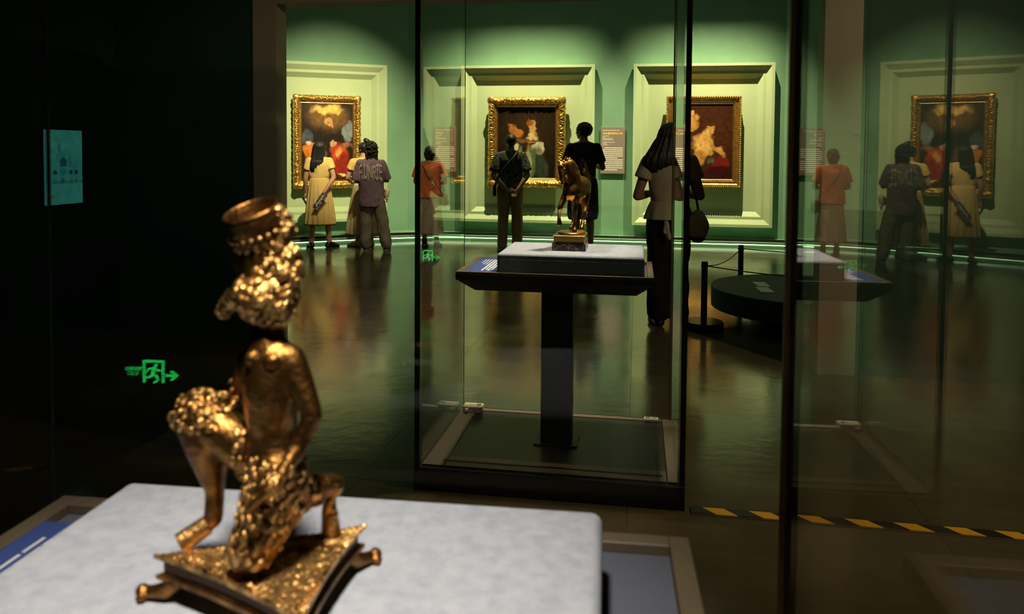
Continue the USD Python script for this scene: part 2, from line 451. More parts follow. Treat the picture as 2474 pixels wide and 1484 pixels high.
# abstract stand-ins of about the same size and colours: no figures
ART = {
    1: blobs(lin(34, 24, 12), [((120, 88, 40), .50, .84, .34, .16, 0, 1.0), ((232, 190, 96), .50, .93, .24, .06, 0, .8), ((205, 150, 90), .50, .75, .10, .04, -25, .5), ((118, 128, 128), .90, .66, .11, .13, 0, .35), ((70, 78, 84), .12, .56, .11, .10, 10, .5), ((190, 110, 60), .20, .44, .09, .07, 0, .4), ((196, 188, 160), .16, .47, .045, .03, 0, .3), ((205, 118, 34), .15, .36, .12, .07, -20, .5),
                               ((150, 62, 40), .12, .22, .07, .11, 10, .5), ((190, 70, 30), .72, .34, .16, .15, -15, .6), ((140, 34, 18), .78, .20, .14, .13, 25, .6), ((214, 150, 80), .72, .36, .05, .09, -25, .7), ((222, 196, 140), .84, .085, .13, .018, -22, .5), ((200, 160, 110), .62, .46, .05, .035, 0, .4), ((150, 100, 70), .88, .46, .07, .06, 0, .6), ((90, 70, 50), .42, .40, .05, .12, 0, .6), ((60, 36, 20), .40, .06, .3, .05, 0, .8)], 3),
    2: blobs(lin(26, 19, 10), [((52, 36, 20), .52, .62, .40, .36, 0, 1.3), ((176, 108, 50), .30, .66, .12, .055, -12, .5), ((214, 168, 104), .62, .70, .065, .10, 10, .4), ((150, 84, 34), .57, .76, .06, .05, 0, .5), ((206, 176, 120), .58, .57, .12, .05, 0, .5), ((120, 78, 36), .44, .56, .26, .022, -4, .4), ((214, 204, 166), .72, .44, .11, .075, -10, .4), ((208, 198, 150), .30, .46, .055, .07, 10, .4), ((96, 110, 76), .60, .22, .12, .24, -6, .5), ((160, 164, 120), .55, .24, .03, .22, -3, .7), ((50, 62, 44), .76, .18, .10, .22, 12, .6), ((120, 128, 92), .42, .30, .05, .16, 12, .6), ((136, 84, 40), .54, .46, .022, .08, 0, .4)], 8, .7),
    3: blobs(lin(40, 22, 12), [((70, 36, 18), .60, .60, .5, .5, 0, 1.3), ((196, 142, 70), .30, .74, .07, .15, -50, .5), ((216, 160, 84), .30, .88, .05, .045, 0, .4), ((206, 152, 78), .62, .66, .07, .075, -20, .4), ((222, 172, 92), .50, .46, .15, .17, 25, .5), ((190, 132, 66), .44, .28, .12, .10, 0, .6), ((200, 146, 76), .72, .42, .16, .05, -28, .5), ((112, 30, 22), .82, .22, .15, .10, 8, .4), ((60, 14, 12), .78, .10, .16, .08, 0, .6), ((90, 90, 78), .66, .24, .06, .04, 20, .5), ((84, 40, 20), .62, .72, .09, .03, 20, .6)], 14),
}
FPROF_A = [(0, .03), (0, .075), (.012, .10), (.035, .118), (.07, .120), (.10, .105), (.115, .085), (.123, .088), (.135, .082), (.155, .060), (.155, .03)]
FPROF_B = [(0, .03), (0, .085), (.018, .108), (.034, .108), (.042, .090), (.060, .078), (.085, .088), (.098, .088), (.108, .072), (.12, .062), (.12, .03)]


def ornate_frame(w, h, prof, fw_, amp, seed, scallop):
    k = fw_/prof[-1][0]; m = mitred(w, h, [(a*k, b) for a, b in prof], seg=int(2.0*max(w, h)/.012))
    m = m.subdivide()
    m.merge_vertices()
    v = m.vertices.copy(); n = m.vertex_normals
    q = np.stack([v[:, 0]*27, v[:, 2]*27, v[:, 1]*24], 1)
    d = np.abs(meshkit.fbm(q+9, 3, seed)-.5)*2; ring = np.minimum(w/2-np.abs(v[:, 0]), h/2-np.abs(v[:, 2]))
    band = np.clip(1.15-np.abs(ring-fw_*.36)/(fw_*.42), 0, 1)
    run = np.where(h/2-np.abs(v[:, 2]) < w/2-np.abs(v[:, 0]), v[:, 0], v[:, 2])
    leaf = .5+.5*np.sin(run*2*np.pi/.048+np.sin(ring*90)*2.2)
    amt = amp*band*(2.2*(.42-d)+.22*(leaf-.5))
    v += n*amt[:, None]
    if scallop:
        edge = np.clip(1-ring/.02, 0, 1); out = (.5+.5*np.sin(run*2*np.pi/.093))*.5+.8*(meshkit.fbm(q*.7, 3, seed+2)-.4)
        side = np.where((h/2-np.abs(v[:, 2])) < (w/2-np.abs(v[:, 0])), 1, 0)
        v[:, 0] += (1-side)*np.sign(v[:, 0])*edge*out*scallop; v[:, 2] += side*np.sign(v[:, 2])*edge*out*scallop
    m.vertices = v; return m


def painting(loc, rz, w, h, fw_, art, label, style):
    t = thing('painting', label, 'painting', loc, rz, 'gilt-framed paintings on the gallery walls')
    if style == 'leaf':
        obj('frame', ornate_frame(w, h, FPROF_A, fw_, .022, 4+art, .016), GILT, t, smooth=50)
        ks = [(sx*(w/2-fw_*.34), sz*(h/2-fw_*.34)) for sx in (-1, 1) for sz in (-1, 1)]
        for cx, cz in ks:
            m = trimesh.creation.icosphere(3, .055*fw_/.12); v = m.vertices*np.array([1, .42, 1]); v *= (1+.35*(meshkit.fbm(v*60+cx, 3, 5)-.5))[:, None]; m.vertices = v+np.array([cx, -.108, cz])
            obj('corner_ornament', m, GILT, t)
    else:
        obj('frame', mitred(w, h, [(a*fw_/.12, b) for a, b in FPROF_B]), GILT, t, smooth=False)
        parts, base = [], trimesh.creation.icosphere(1, 1.0)
        for side in range(4):
            L = w if side % 2 == 0 else h; n = int(L/.034)
            for i in range(n):
                u = -L/2+(i+.5)*L/n
                p = {0: (u, -h/2+.006), 2: (u, h/2-.006), 1: (w/2-.006, u), 3: (-w/2+.006, u)}[side]
                b = base.copy(); b.apply_scale((.0125 if side % 2 == 0 else .017, .02, .017 if side % 2 == 0 else .0125)); b.apply_translation((p[0], -.097, p[1])); parts.append(b)
        tag(obj('gadroon_edge', trimesh.util.concatenate(parts), GILT, t), kind='stuff')
    obj('slip', mitred(w-2*fw_+.02, h-2*fw_+.02, [(0, .03), (0, .080), (.008, .082), (.016, .074), (.016, .03)]), GILTMET, t, smooth=False)
    iw, ih = w-2*fw_+.004, h-2*fw_+.004
    g, c = grid(iw, ih, 110, 150, ART[art]); g.apply_translation((0, -.068, 0))
    obj('canvas', g, painted('oil_paint'), t, smooth=False, paint=c)
    obj('stretcher', bx(-iw/2, iw/2, -.066, -.02, -ih/2, ih/2), simple('raw_wood', (.25, .17, .09)), t)
    obj('hanger', bx(-.25, .25, -.02, .10, h/2-.2, h/2-.15), BLACK, t)
    return t


def hung(p, rz, out):
    a = math.radians(rz); return np.asarray(p, float)+np.array([math.sin(a), -math.cos(a), 0])*out


OUT = .125
painting(hung(on_left_wall(-1.41, 1.625), 30, OUT), 30, 1.09, 1.535, .125, 1, 'tall gilt-framed painting with golden glow above red and orange patches, on the angled left wall', 'leaf')
painting(hung((-1.85, YW, 1.64), 0, OUT), 0, 1.30, 1.52, .155, 2, 'dark painting with pale centre in a broad leafy gilt frame, middle of the back wall', 'leaf')
painting(hung((1.06, YW, 1.67), 0, OUT), 0, 1.18, 1.475, .12, 3, 'brown painting with amber patches in a notched gilt frame, right on the back wall', 'notch')

GLYPH = json.loads('''{"莎":[[[3,43,3,49,17,49,18,55,24,55,25,49,39,49,40,55,46,55,47,49,61,49,61,43,46,43,46,38,43,38,43,11,46,12,49,19,53,19,50,27,47,29,47,32,50,34,52,34,57,28,61,21,61,17,55,15,51,7,43,0,35,-4,22,-7,19,0,34,3,42,8,42,10,36,11,36,38,40,39,40,43,24,43,24,38,18,38,17,43]],[[19,15,25,26,27,34,33,33,31,23,26,14,22,13]],[[6,34,6,37,10,40,19,35,21,31,17,27]],[[3,-2,16,14,20,12,20,8,9,-6,6,-6]],[[2,23,5,28,7,28,16,23,18,20,15,16,13,16]]],"乐":[[[43,15,46,18,50,18,59,7,62,0,56,-2]],[[6,24,9,35,10,50,35,51,50,54,54,54,56,52,57,48,54,47,31,44,18,44,16,43,14,29,30,29,30,42,36,42,37,29,60,29,60,22,37,22,37,-2,34,-6,22,-7,20,-4,20,0,30,0,30,22,8,21]],[[2,0,2,3,9,9,14,18,21,16,18,10,7,-3]]],"美":[[[2,-3,2,0,17,3,24,8,23,11,4,11,5,17,26,17,27,19,3,20,3,26,28,27,28,30,8,31,9,36,28,36,28,40,5,40,5,45,17,46,14,54,17,55,20,55,26,46,39,46,44,55,50,54,47,46,58,46,59,40,37,40,35,36,56,36,56,30,35,30,35,26,62,26,62,21,36,20,35,18,61,17,61,11,39,10,41,7,50,2,62,0,60,-6,57,-7,49,-5,41,-1,32,8,24,-1,20,-3,6,-7]]],"克":[[[2,-3,2,0,15,4,20,12,20,16,11,16,11,36,28,37,28,42,4,42,4,48,28,48,29,55,35,55,35,49,36,48,61,48,60,42,35,41,35,36,54,36,54,16,42,16,42,2,55,1,56,10,61,9,62,0,59,-5,37,-5,35,-1,34,16,27,15,25,5,17,-3,7,-7,5,-7],[17,23,47,22,47,30,17,30]]],"利":[[[41,-2,42,0,53,0,53,54,59,54,59,-4,54,-7,43,-7]],[[37,10,37,47,43,47,44,10]],[[1,6,1,9,9,18,13,28,2,29,2,35,14,35,16,37,16,44,3,43,2,48,31,54,34,49,22,45,22,36,24,35,35,35,35,30,22,29,22,27,34,16,34,13,32,10,29,10,24,16,22,16,22,-7,16,-7,16,16,5,2]]],"奥":[[[2,-4,3,0,16,2,20,4,24,9,3,10,3,16,9,17,9,49,27,49,29,55,36,54,35,49,55,49,55,17,61,16,61,10,41,10,40,9,49,2,62,0,63,-2,61,-5,59,-7,48,-5,39,0,32,7,26,0,16,-5,4,-7],[36,24,35,16,48,16,48,21,43,19],[43,27,45,24,48,24,48,29],[45,38,42,34,48,34,48,43,44,43],[35,36,37,36,40,43,35,43],[15,17,28,16,29,24,21,18,17,19],[24,42,27,34,29,34,29,43],[17,28,16,23,22,26,22,28],[16,34,21,34,18,39,20,43,16,43]]],"帕":[[[30,-6,30,42,39,43,42,55,46,55,48,54,46,43,59,43,59,-6,53,-7,51,-4,37,-4,36,-7],[37,4,52,3,52,17,37,17],[37,24,52,23,52,37,37,37]],[[3,42,12,42,13,55,19,54,19,42,28,42,28,9,26,7,19,7,18,-7,12,-6,12,36,9,35,9,7,3,7],[19,14,22,14,21,36,19,35]]],"特":[[[3,11,2,18,13,21,13,35,9,35,7,24,2,26,2,30,4,35,5,50,11,49,11,42,13,42,13,55,19,55,19,42,25,41,25,35,40,35,40,42,28,42,28,48,40,48,40,55,46,55,47,48,59,48,59,42,47,41,47,35,62,35,62,29,55,28,55,23,62,22,62,16,55,16,55,1,52,-6,40,-7,38,-2,39,0,48,0,48,16,35,16,42,6,42,4,39,2,36,2,33,8,28,12,30,16,24,17,19,16,19,-7,13,-7,13,13],[20,35,19,23,48,23,48,28,25,28,24,35]]],"拉":[[[3,14,2,20,10,22,10,35,3,35,3,41,10,41,11,55,17,55,17,42,24,41,25,43,39,43,37,54,43,55,46,43,61,43,60,36,53,36,53,34,56,34,56,27,51,4,62,3,63,-4,22,-4,23,3,33,4,29,33,35,34,36,32,40,10,40,5,38,3,43,3,50,36,25,37,24,35,17,35,17,25,23,26,24,19,17,17,17,-4,13,-7,5,-7,4,-1,10,-1,10,14]]],"之":[[[2,-1,4,3,10,8,17,9,28,17,40,28,44,34,6,35,6,42,31,42,30,46,26,50,26,53,32,55,39,42,53,42,56,40,56,37,51,30,23,5,29,2,62,3,61,-4,30,-5,14,2,6,-6]]],"死":[[[1,21,10,32,14,43,3,44,3,51,62,50,61,44,43,43,43,28,49,31,54,37,56,37,60,33,60,31,55,27,43,19,43,2,55,2,56,12,62,10,62,2,60,-3,58,-4,39,-4,36,0,36,44,23,44,21,43,20,36,34,35,33,25,24,7,17,0,7,-6,5,-6,2,0,12,5,18,13,11,20,5,17],[14,26,23,18,26,29,15,29]]],"安":[[[3,24,3,29,5,30,22,30,26,39,26,41,12,41,12,33,5,32,6,48,27,48,26,54,29,55,33,54,35,48,58,48,59,32,52,32,52,41,31,41,33,37,30,31,61,29,61,23,48,23,41,10,58,1,59,-3,56,-6,53,-6,34,4,25,-2,8,-7,4,-2,5,0,19,3,26,8,12,13,16,23],[25,23,22,16,34,12,40,23]]],"全":[[[1,28,2,31,19,41,27,49,31,56,36,54,36,50,43,43,55,34,61,32,63,28,60,24,54,27,53,25,36,25,35,18,36,16,53,16,53,11,35,10,35,2,37,1,60,1,60,-5,4,-5,4,1,28,1,28,10,12,10,12,16,28,16,28,24,12,25,11,28,7,25,4,25],[32,45,18,31,46,32]]],"出":[[[6,22,13,22,13,4,28,4,28,24,9,24,9,49,16,48,17,31,28,31,29,55,35,55,35,31,49,31,49,49,55,49,56,25,35,24,35,5,51,4,51,22,58,22,58,-7,52,-7,50,-3,6,-3]]],"口":[[[7,48,57,48,57,-5,50,-5,49,0,15,0,14,-5,7,-5],[14,8,50,7,50,41,14,41]]]}''')


def glyphs(text, size, depth=.0015, gap=1.0):
    out = []
    for i, ch in enumerate(text):
        for rings in GLYPH[ch]:
            rr = [np.array(r, float).reshape(-1, 2) for r in rings]
            p = Polygon(rr[0], rr[1:]).buffer(0)
            for g in getattr(p, 'geoms', [p]):
                if g.area > 1:
                    m = trimesh.creation.extrude_polygon(g, depth*64/size, engine='earcut'); m.apply_scale(size/64); m.apply_translation((i*size*gap, 0, 0)); out.append(m)
    return trimesh.util.concatenate(out)


def upright(m):
    """lettering drawn in xy, facing +z, stood up in the x/z plane facing -y"""
    m = m.copy(); m.apply_transform(trimesh.transformations.rotation_matrix(math.pi/2, (1, 0, 0))); return m


def dashes(rows, hgt, seed, depth=.0012):
    """lines of print too small to read: rows of (x0, x1, z); each line a run of character-sized blocks"""
    r, out = np.random.default_rng(seed), []
    for x0, x1, z in rows:
        x = x0
        while x < x1-.004:
            w = min(hgt*r.uniform(2.0, 7.0), x1-x); out.append(bx(x, x+w, -depth, 0, z, z+hgt)); x += w+hgt*.28
    return trimesh.util.concatenate(out)


def wall_text(x, title, label, seed, tsize):
    w, h = .405, .785
    t = thing('wall_text', label, 'information board', (x, YW, 1.52), 0, 'taupe wall texts')
    obj('board', bx(-w/2, w/2, -.034, -.02, -h/2, h/2, .002), varied('board_taupe', (.205, .165, .135), (.225, .18, .148), 20, rough=.6), t)
    obj('standoff', bx(-w/2+.05, w/2-.05, -.021, 0, -h/2+.05, h/2-.05), BLACK, t)
    m = upright(glyphs(title, tsize)); m.apply_translation((-w/2+.032, -.034, h/2-.125)); obj('title', m, simple('title_yellow', (.92, .62, .12), .5), t, smooth=False)
    rr = [(-w/2+.032, -w/2+.032+.28, h/2-.062)]
    small = [(-w/2+.032, -w/2+.032+q, h/2-.155-.0215*i) for i, q in enumerate([.11, .05, .17, .18, .155, .20, .07, .10]) if i != 4]
    body = []
    for i in range(12):
        body.append((-w/2+(.062 if i in (0, 6) else .032), w/2-(.035 if i not in (5, 11) else .12), h/2-.36-.0335*i))
    ink = simple('print_cream', (.86, .80, .66), .6)
    for nm, rows, hg, k in (('artist_line', rr, .008, 0), ('detail_text', small, .007, 1), ('body_text', body, .0135, 2)):
        tag(obj(nm, place(dashes(rows, hg, seed+k), (0, -.034, 0)), ink, t, smooth=False), kind='stuff')


wall_text(-3.30, '莎乐美', 'taupe wall text with short yellow title left of the middle painting', 21, .042)
wall_text(-.405, '克利奥帕特拉之死', 'taupe wall text with long yellow title between the two paintings of the back wall', 41, .0415)
for lx in (-1.75, 1.15):
    tl = thing('track_spotlight', 'added unseen spotlight with a barn door high above the back wall, over the %s painting' % ('middle' if lx < 0 else 'right'), 'spotlight', (lx, 11.42, 6.3))
    obj('barn_door', bx(-.35, .35, .150, .154, -.276, .12), BLACK, tl)  # added plate above the view, keeps lamp spill off the upper wall
    obj('housing', bx(-.35, .35, -.12, .154, .1201, .30, .01), BLACK, tl)
    obj('track_stem', bx(-.02, .02, -.02, .02, .3001, .70), BLACK, tl)
spot('spot_text_left', (-2.9, 11.4, 6.3), (-3.3, YW, 1.5), 9000, WARM, 8, .8, .035)  # unseen spots, placed to light the two wall texts
spot('spot_text_middle', (-.5, 11.4, 6.3), (-.4, YW, 1.5), 11000, WARM, 8, .8, .035)

# ------------------------------------------------------------------ the two glass cases
RIMW = varied('case_rim_paint', (.17, .135, .085), (.20, .16, .10), 6, rough=.5)
CASEFLOOR = varied('case_floor_paint', (.045, .042, .03), (.055, .05, .036), 5, rough=.35)


def glass_case(name, label, loc, rz, w, d, mats, posts, left_skew=0.0, top=2.5, pin=.001, lamps=()):
    t = thing(name, label, 'display case', loc, rz)
    x, y, e = w/2, d/2, .006
    obj('base', bx(-x-.024, x+.024, -y-.024, y+.024, 0, .1, .003), BLACK, t)
    for (a, b, c, f) in ((-x, -x+.10, -y, y), (x-.05, x, -y, y), (-x+.1001, x-.0501, -y, -y+.115), (-x+.1001, x-.0501, y-.05, y)):
        obj('rim', bx(a+e, b-e if b == x else b, c+e, f-e if f == y else f, .1001, .106), RIMW, t, smooth=False)
    obj('case_floor', bx(-x+.101, x-.051, -y+.116, y-.051, .1001, .103), CASEFLOOR, t, smooth=False)
    obj('slot', bx(-x+.09, x-.065, -y+.055, -y+.066, .1062, .109), BLACK, t, smooth=False)
    g = .0005
    obj('glass_pane', bx(-x, x, -y, -y+e, .1002, top), mats[0], t, smooth=False)
    obj('glass_pane', bx(-x, x, y-e, y, .1002, top), mats[1], t, smooth=False)
    obj('glass_pane', bx(x-e, x, -y+e+g, y-e-g, .1062, top), mats[2], t, smooth=False)
    lp = bx(0, e, -y+e+g, y-e-g-.004, .1062, top); lp.apply_translation((0, y-e-g, 0)); lp = place(lp, rz=-left_skew); lp.apply_translation((-x+.0005, -y+e+g, 0))
    obj('glass_pane', lp, mats[3], t, smooth=False)
    for sx, sy in posts:
        obj('corner_post', bx(*sorted((sx*(x+pin), sx*(x+pin+.022))), *sorted((sy*(y+.0005), sy*(y+.0165))), .1, top), BLACK, t)
    obj('corner_seal', bx(x-e-.008, x-e-g, y-e-.008, y-e-g, .1062, top), simple('seal_brown', (.16, .085, .035), .4), t)
    obj('corner_seal', bx(-x+e+.010, -x+e+.014, y-e-.004, y-e-g, .1062, top), simple('seal_dark', (.02, .02, .016), .4), t)
    for lx, ly in lamps:
        obj('lamp_snoot', lathe([(.118, top-.075), (.122, top-.075), (.122, top+.06), (.118, top+.06), (.118, top-.075)], 32).apply_translation((lx, ly, 0)), BLACK, t)  # added tube out of view, hides the lamp from the reflecting panes
    obj('canopy', bx(-x-.03, x+.03, -y-.03, y+.03, top+.06, top+.2), BLACK, t)
    obj('canopy_rail', mitred(w+.05, d+.05, [(0, 0), (0, .06), (.03, .06), (.03, 0)]).apply_transform(trimesh.transformations.rotation_matrix(-math.pi/2, (1, 0, 0))).apply_translation((0, 0, top+.06)), BLACK, t)
    return t


glass_case('glass_case', 'tall glass case with black corner posts around the bronze horse', (-.365, 3.60, 0), 0, 1.112, .78, ('pane', 'pane_deep', 'pane_deep', 'pane_deep'), ((-1, -1), (1, -1)), left_skew=.95, lamps=((.345, .10), (-.375, .19)))
SRZ = 2.2
SC, SS = math.cos(math.radians(SRZ)), math.sin(math.radians(SRZ))
glass_case('glass_case', 'near glass case around the kneeling bronze, its dark corner post right of the middle', (-.342, .531, 0), SRZ, 1.181, 1.2, ('pane', 'pane', 'pane', 'pane'), ((1, 1), (1, -1)), pin=-.008, lamps=((.115, -.195),))


def display_table(label, loc, rz, w, d, colw):
    t = thing('display_table', label, 'table', loc, rz)
    obj('column', bx(-colw/2, colw/2, -colw*.33, colw*.33, .109, .85, .002), BRONZE_D, t)
    obj('foot_plate', bx(-colw/2-.03, colw/2+.03, -colw*.33-.03, colw*.33+.03, .103, .110, .002), BRONZE_D, t)
    P = [(sx*(w/2), sy*(d/2), z) for sx in (-1, 1) for sy in (-1, 1) for z in (.905, .925)]+[(sx*(w/2-.075), sy*(d/2-.075), .845) for sx in (-1, 1) for sy in (-1, 1)]
    obj('tray', Manifold.hull_points(np.array(P)), BRONZE_D, t, smooth=False)
    for a in ((-w/2, -w/2+.028, -d/2, d/2), (w/2-.028, w/2, -d/2, d/2), (-w/2+.0281, w/2-.0281, -d/2, -d/2+.028), (-w/2+.0281, w/2-.0281, d/2-.028, d/2)):
        obj('tray_lip', bx(*a, .9251, .941, .0015), TRAYLIP, t, smooth=False)
    obj('tray_lining', bx(-w/2+.029, w/2-.029, -d/2+.029, d/2-.029, .9251, .9265), FELTIN, t)
    return t


def plinth(label, loc, rz, w, d):
    t = thing('felt_plinth', label, 'plinth', loc, rz)
    b = tri(Manifold.batch_hull([sph((sx*(w/2-r), sy*(d/2-r), z), r) for sx in (-1, 1) for sy in (-1, 1) for r, z in ((.014, .0985-.014),)]+[Manifold.cylinder(.02, .014, .014, 24).translate((sx*(w/2-.014), sy*(d/2-.014), 0)) for sx in (-1, 1) for sy in (-1, 1)]))
    obj('padded_block', b, FELT, t, smooth=40)
    obj('front_flap', bx(-w/2+.012, w/2-.012, -d/2-.003, -d/2+.004, .006, .074, .0025), FELT, t)
    return t


def caption(label, loc, rz, w, d, seed, rows=7):
    t = thing('museum_caption', label, 'caption', loc, rz)
    obj('board', bx(-w/2, w/2, -d/2, d/2, 0, .012, .001), CAPBLUE, t)
    R = np.random.default_rng(seed); out = []
    for i in range(rows):
        x = -w/2+.035+i*(w-.05)/rows
        hgt = .0045 if i < 3 else .0075
        y1 = d/2-.045; y0 = (d/2-.045-R.uniform(.12, .2)) if i < 3 else (-d/2+.03 if i % 2 else -d/2+.06)
        y = y0
        while y < y1-.004:
            l = min(R.uniform(.02, .09), y1-y); out.append(bx(x, x+hgt, y, y+l, .012, .0126)); y += l+.006
    obj('print', trimesh.util.concatenate(out), WHITE, t, smooth=False)
    return t


display_table('dark bronze pedestal table with a flared tray under the horse', (-.36, 3.60, 0), 0, .88, .50, .147)
plinth('blue-grey felt plinth carrying the bronze horse', (-.288, 3.60, .9265), 0, .655, .46)
caption('blue caption panel lying left of the horse on the tray', (-.70, 3.60, .9265), 0, .150, .435, 3)
display_table('pedestal table in the foreground, only its tray edge shows around the near plinth', (-.384, .725, 0), SRZ, .953, .68, .147)
plinth('large pale felt plinth in the foreground under the kneeling bronze', (-.352, .724, .9265), SRZ, .648, .46)
caption('blue caption panel cut by the left picture edge beside the near plinth', (-.765, .725, .9265), SRZ, .142, .50, 5)

# small instruments in the horse case
lk = thing('climate_logger', 'cream climate logger box in the back left corner of the horse case', 'data logger', (-.837, 3.925, .1062))
obj('housing', bx(-.052, .052, -.030, .030, 0, .036, .004), PLASTICW, lk)
obj('lid_seam', bx(-.0525, .0525, -.0305, .0305, .0245, .026), simple('seam_brown', (.2, .14, .06), .6), lk)
obj('knob', Manifold.cylinder(.02, .009, .007, 20).rotate((90, 0, 0)).translate((-.030, -.030, .017)), PLASTICW, lk)
obj('screw', Manifold.cylinder(.003, .0035, .0035, 12).rotate((90, 0, 0)).translate((.010, -.030, .015)), BLACK, lk)
obj('display', bx(.018, .042, -.014, .014, .036, .0368), simple('lcd', (.12, .14, .10), .25), lk)
obj('label_strip', bx(-.022, .012, -.003, .003, .036, .0364), simple('seam_brown', (.2, .14, .06)), lk)
lk = thing('climate_logger', 'small flat white logger at the back right of the horse case', 'data logger', (.09, 3.945, .1062))
obj('housing', bx(-.037, .037, -.018, .018, 0, .016, .003), PLASTICW, lk)
obj('display', bx(-.028, -.006, -.009, .009, .016, .0166), simple('lcd', (.12, .14, .10)), lk)
obj('button_strip', bx(.002, .028, -.006, .004, .016, .0166), simple('seam_brown', (.2, .14, .06)), lk)

# ------------------------------------------------------------------ round platform, rope posts, floor tape
DG = varied('platform_green', (.030, .075, .048), (.038, .09, .058), 5, rough=.7, bump=.05, bscale=150)
PX, PYc, PR = 1.43, 6.98, .76
pl = thing('round_platform', 'dark green round display platform floating above the floor behind the ropes', 'platform', (PX, PYc, 0))
obj('disc', lathe([(0, .13), (PR-.006, .13), (PR, .136), (PR, .304), (PR-.006, .31), (0, .31)], 96), DG, pl, smooth=35)
obj('recessed_base', lathe([(0, 0), (PR*.55, 0), (PR*.55, .13), (0, .13)], 64), BLACK, pl)
for cx, cy, lab in ((1.115, 7.09, 'pale caption card on the round platform, the farther of the two'), (1.10, 6.81, 'pale caption card on the round platform, the nearer of the two')):
    c = thing('caption_card', lab, 'card', (cx, cy, .31), 4, 'cards on the round platform')
    obj('card', bx(-.055, .055, -.125, .125, 0, .004, .001), simple('card_cream', (.80, .78, .60), .6), c)


def rope_post(loc, label):
    t = thing('rope_post', label, 'stanchion', loc, 0, 'rope posts around the round platform')
    obj('base', lathe([(0, 0), (.16, 0), (.165, .006), (.165, .058), (.158, .066), (0, .066)], 48), BLACK, t, smooth=35)
    obj('post', lathe([(0, .066), (.026, .066), (.026, .566), (.023, .57), (0, .57)], 28), BLACK, t, smooth=35)
    obj('rope_ring', lathe([(.0262, .525), (.031, .525), (.031, .54), (.0262, .54)], 24), simple('dark_steel', (.05, .05, .05), .3, .9), t)
    return t


POSTS = [((.575, 6.60, 0), 'black rope post with thick round foot, the nearest one'), ((1.035, 7.87, 0), 'black rope post standing behind the round platform'), ((1.98, 6.05, 0), 'black rope post in front of the round platform at the right, behind the partition'), ((2.42, 7.72, 0), 'black rope post beyond the right side of the round platform')]
for p, l in POSTS:
    rope_post(p, l)
for (a, b, l, sag) in ((0, 1, 'thin dark rope between the nearest post and the one behind the platform', .05), (0, 2, 'thin dark rope crossing in front of the round platform', .03), (1, 3, 'thin dark rope running behind the round platform', .02)):
    A, B = np.array(POSTS[a][0])+(0, 0, .533), np.array(POSTS[b][0])+(0, 0, .533); d = (B-A)/np.linalg.norm(B-A); A, B = A+d*.03, B-d*.03
    s = np.linspace(0, 1, 24)[:, None]; P = A+(B-A)*s-np.array([0, 0, 1])*sag*4*s*(1-s)
    tag(obj('barrier_rope', tube(P, .0045), BLACK), l, 'rope', 'ropes around the round platform')

tp = thing('hazard_tape', 'yellow and black striped edge strip on the floor right of the horse case', 'hazard strip', (.24, 3.17, 0))
YEL = varied('tape_yellow', (.72, .40, .012), (.80, .46, .02), 12, rough=.45)
x, k = 0.0, 0
while x < 2.4:
    w = .088 if k % 2 else .098
    poly = Polygon([(x, 0), (x+w, 0), (x+w-.05, .055), (x-.05, .055)]).intersection(shapely.box(0, 0, 2.4, .06))
    if poly.area > 1e-5:
        obj('yellow_stripe' if k % 2 else 'black_stripe', prism(poly, .004, .0066), YEL if k % 2 else simple('tape_black', (.014, .013, .012), .4), tp, smooth=False)
    x += w; k += 1
obj('metal_edge', bx(0, 2.4, -.008, .058, 0, .004), simple('edge_metal', (.16, .12, .08), .45, .5), tp)

# ------------------------------------------------------------------ things that glow: backlit print on the left side wall, exit sign behind the viewer


def basilica(u, v):
    c = np.tile(lin(36, 98, 86)*.62, u.shape+(1,))
    n = meshkit.fbm(np.stack([u*9, v*14, u*0], -1), 4, 2)[..., None]
    c = c*(.75+.5*n)
    dk, mid = lin(14, 46, 46), lin(22, 66, 62)

    def over(mask, col, k=.75):
        nonlocal c
        m = np.clip(mask, 0, 1)[..., None]*k; c = c*(1-m)+m*col*(.7+.6*n)
    step = lambda e: np.clip(e*60+.5, 0, 1)
    body = step(.60-v)*step(v-.28)*step(u-.22); over(body, mid, .45)
    over(step(1-np.hypot((u-.43)/.11, (v-.62)/.12))*step(v-.56), mid, .8)                      # dome
    over(step(1-np.hypot((u-.39)/.035, (v-.76)/.05)), dk, .7); over(step(.008-np.abs(u-.40))*step(.86-v)*step(v-.7), dk, .6)
    for x0, h0 in ((.62, .64), (.66, .70), (.71, .63), (.80, .66), (.87, .64)):
        over(step(h0-v-np.abs(u-x0)*2.6)*step(v-.5), mid, .55)
    over(step(1-np.hypot((u-.49)/.085, (v-.56)/.075))*step(v-.51)+step(.085-np.abs(u-.49))*step(.56-v)*step(v-.51), lin(10, 36, 34), .9)   # big window
    over(step(1-np.hypot((u-.48)/.08, (v-.44)/.05))*step(v-.36), dk, .55)
    for x0 in (.12, .28, .69, .83):
        over(step(1-np.hypot((u-x0)/.05, (v-.425)/.04))*step(v-.40), lin(6, 24, 26), .9); over(step(.045-np.abs(u-x0))*step(.40-v)*step(v-.35), mid, .6); over(step(.03-np.abs(u-x0))*step(.34-v)*step(v-.29), dk, .7)
    over(step(.022-np.abs(v-.30)), dk, .5); over(step(.05-np.abs(u-.48))*step(.36-v)*step(v-.28), dk, .7)
    over(np.clip((.27-v)*6, 0, 1)*np.clip(1-np.abs(u-.55)*5, 0, 1)*step(v-.12), mid, .5)
    over(np.clip(1-np.hypot((u-.18)/.12, (v-.115)/.02), 0, 1)*2, dk, .6)
    over(step(.19-u), lin(24, 52, 52), .55)  # dimming by the glass corner, painted into the left band
    return c


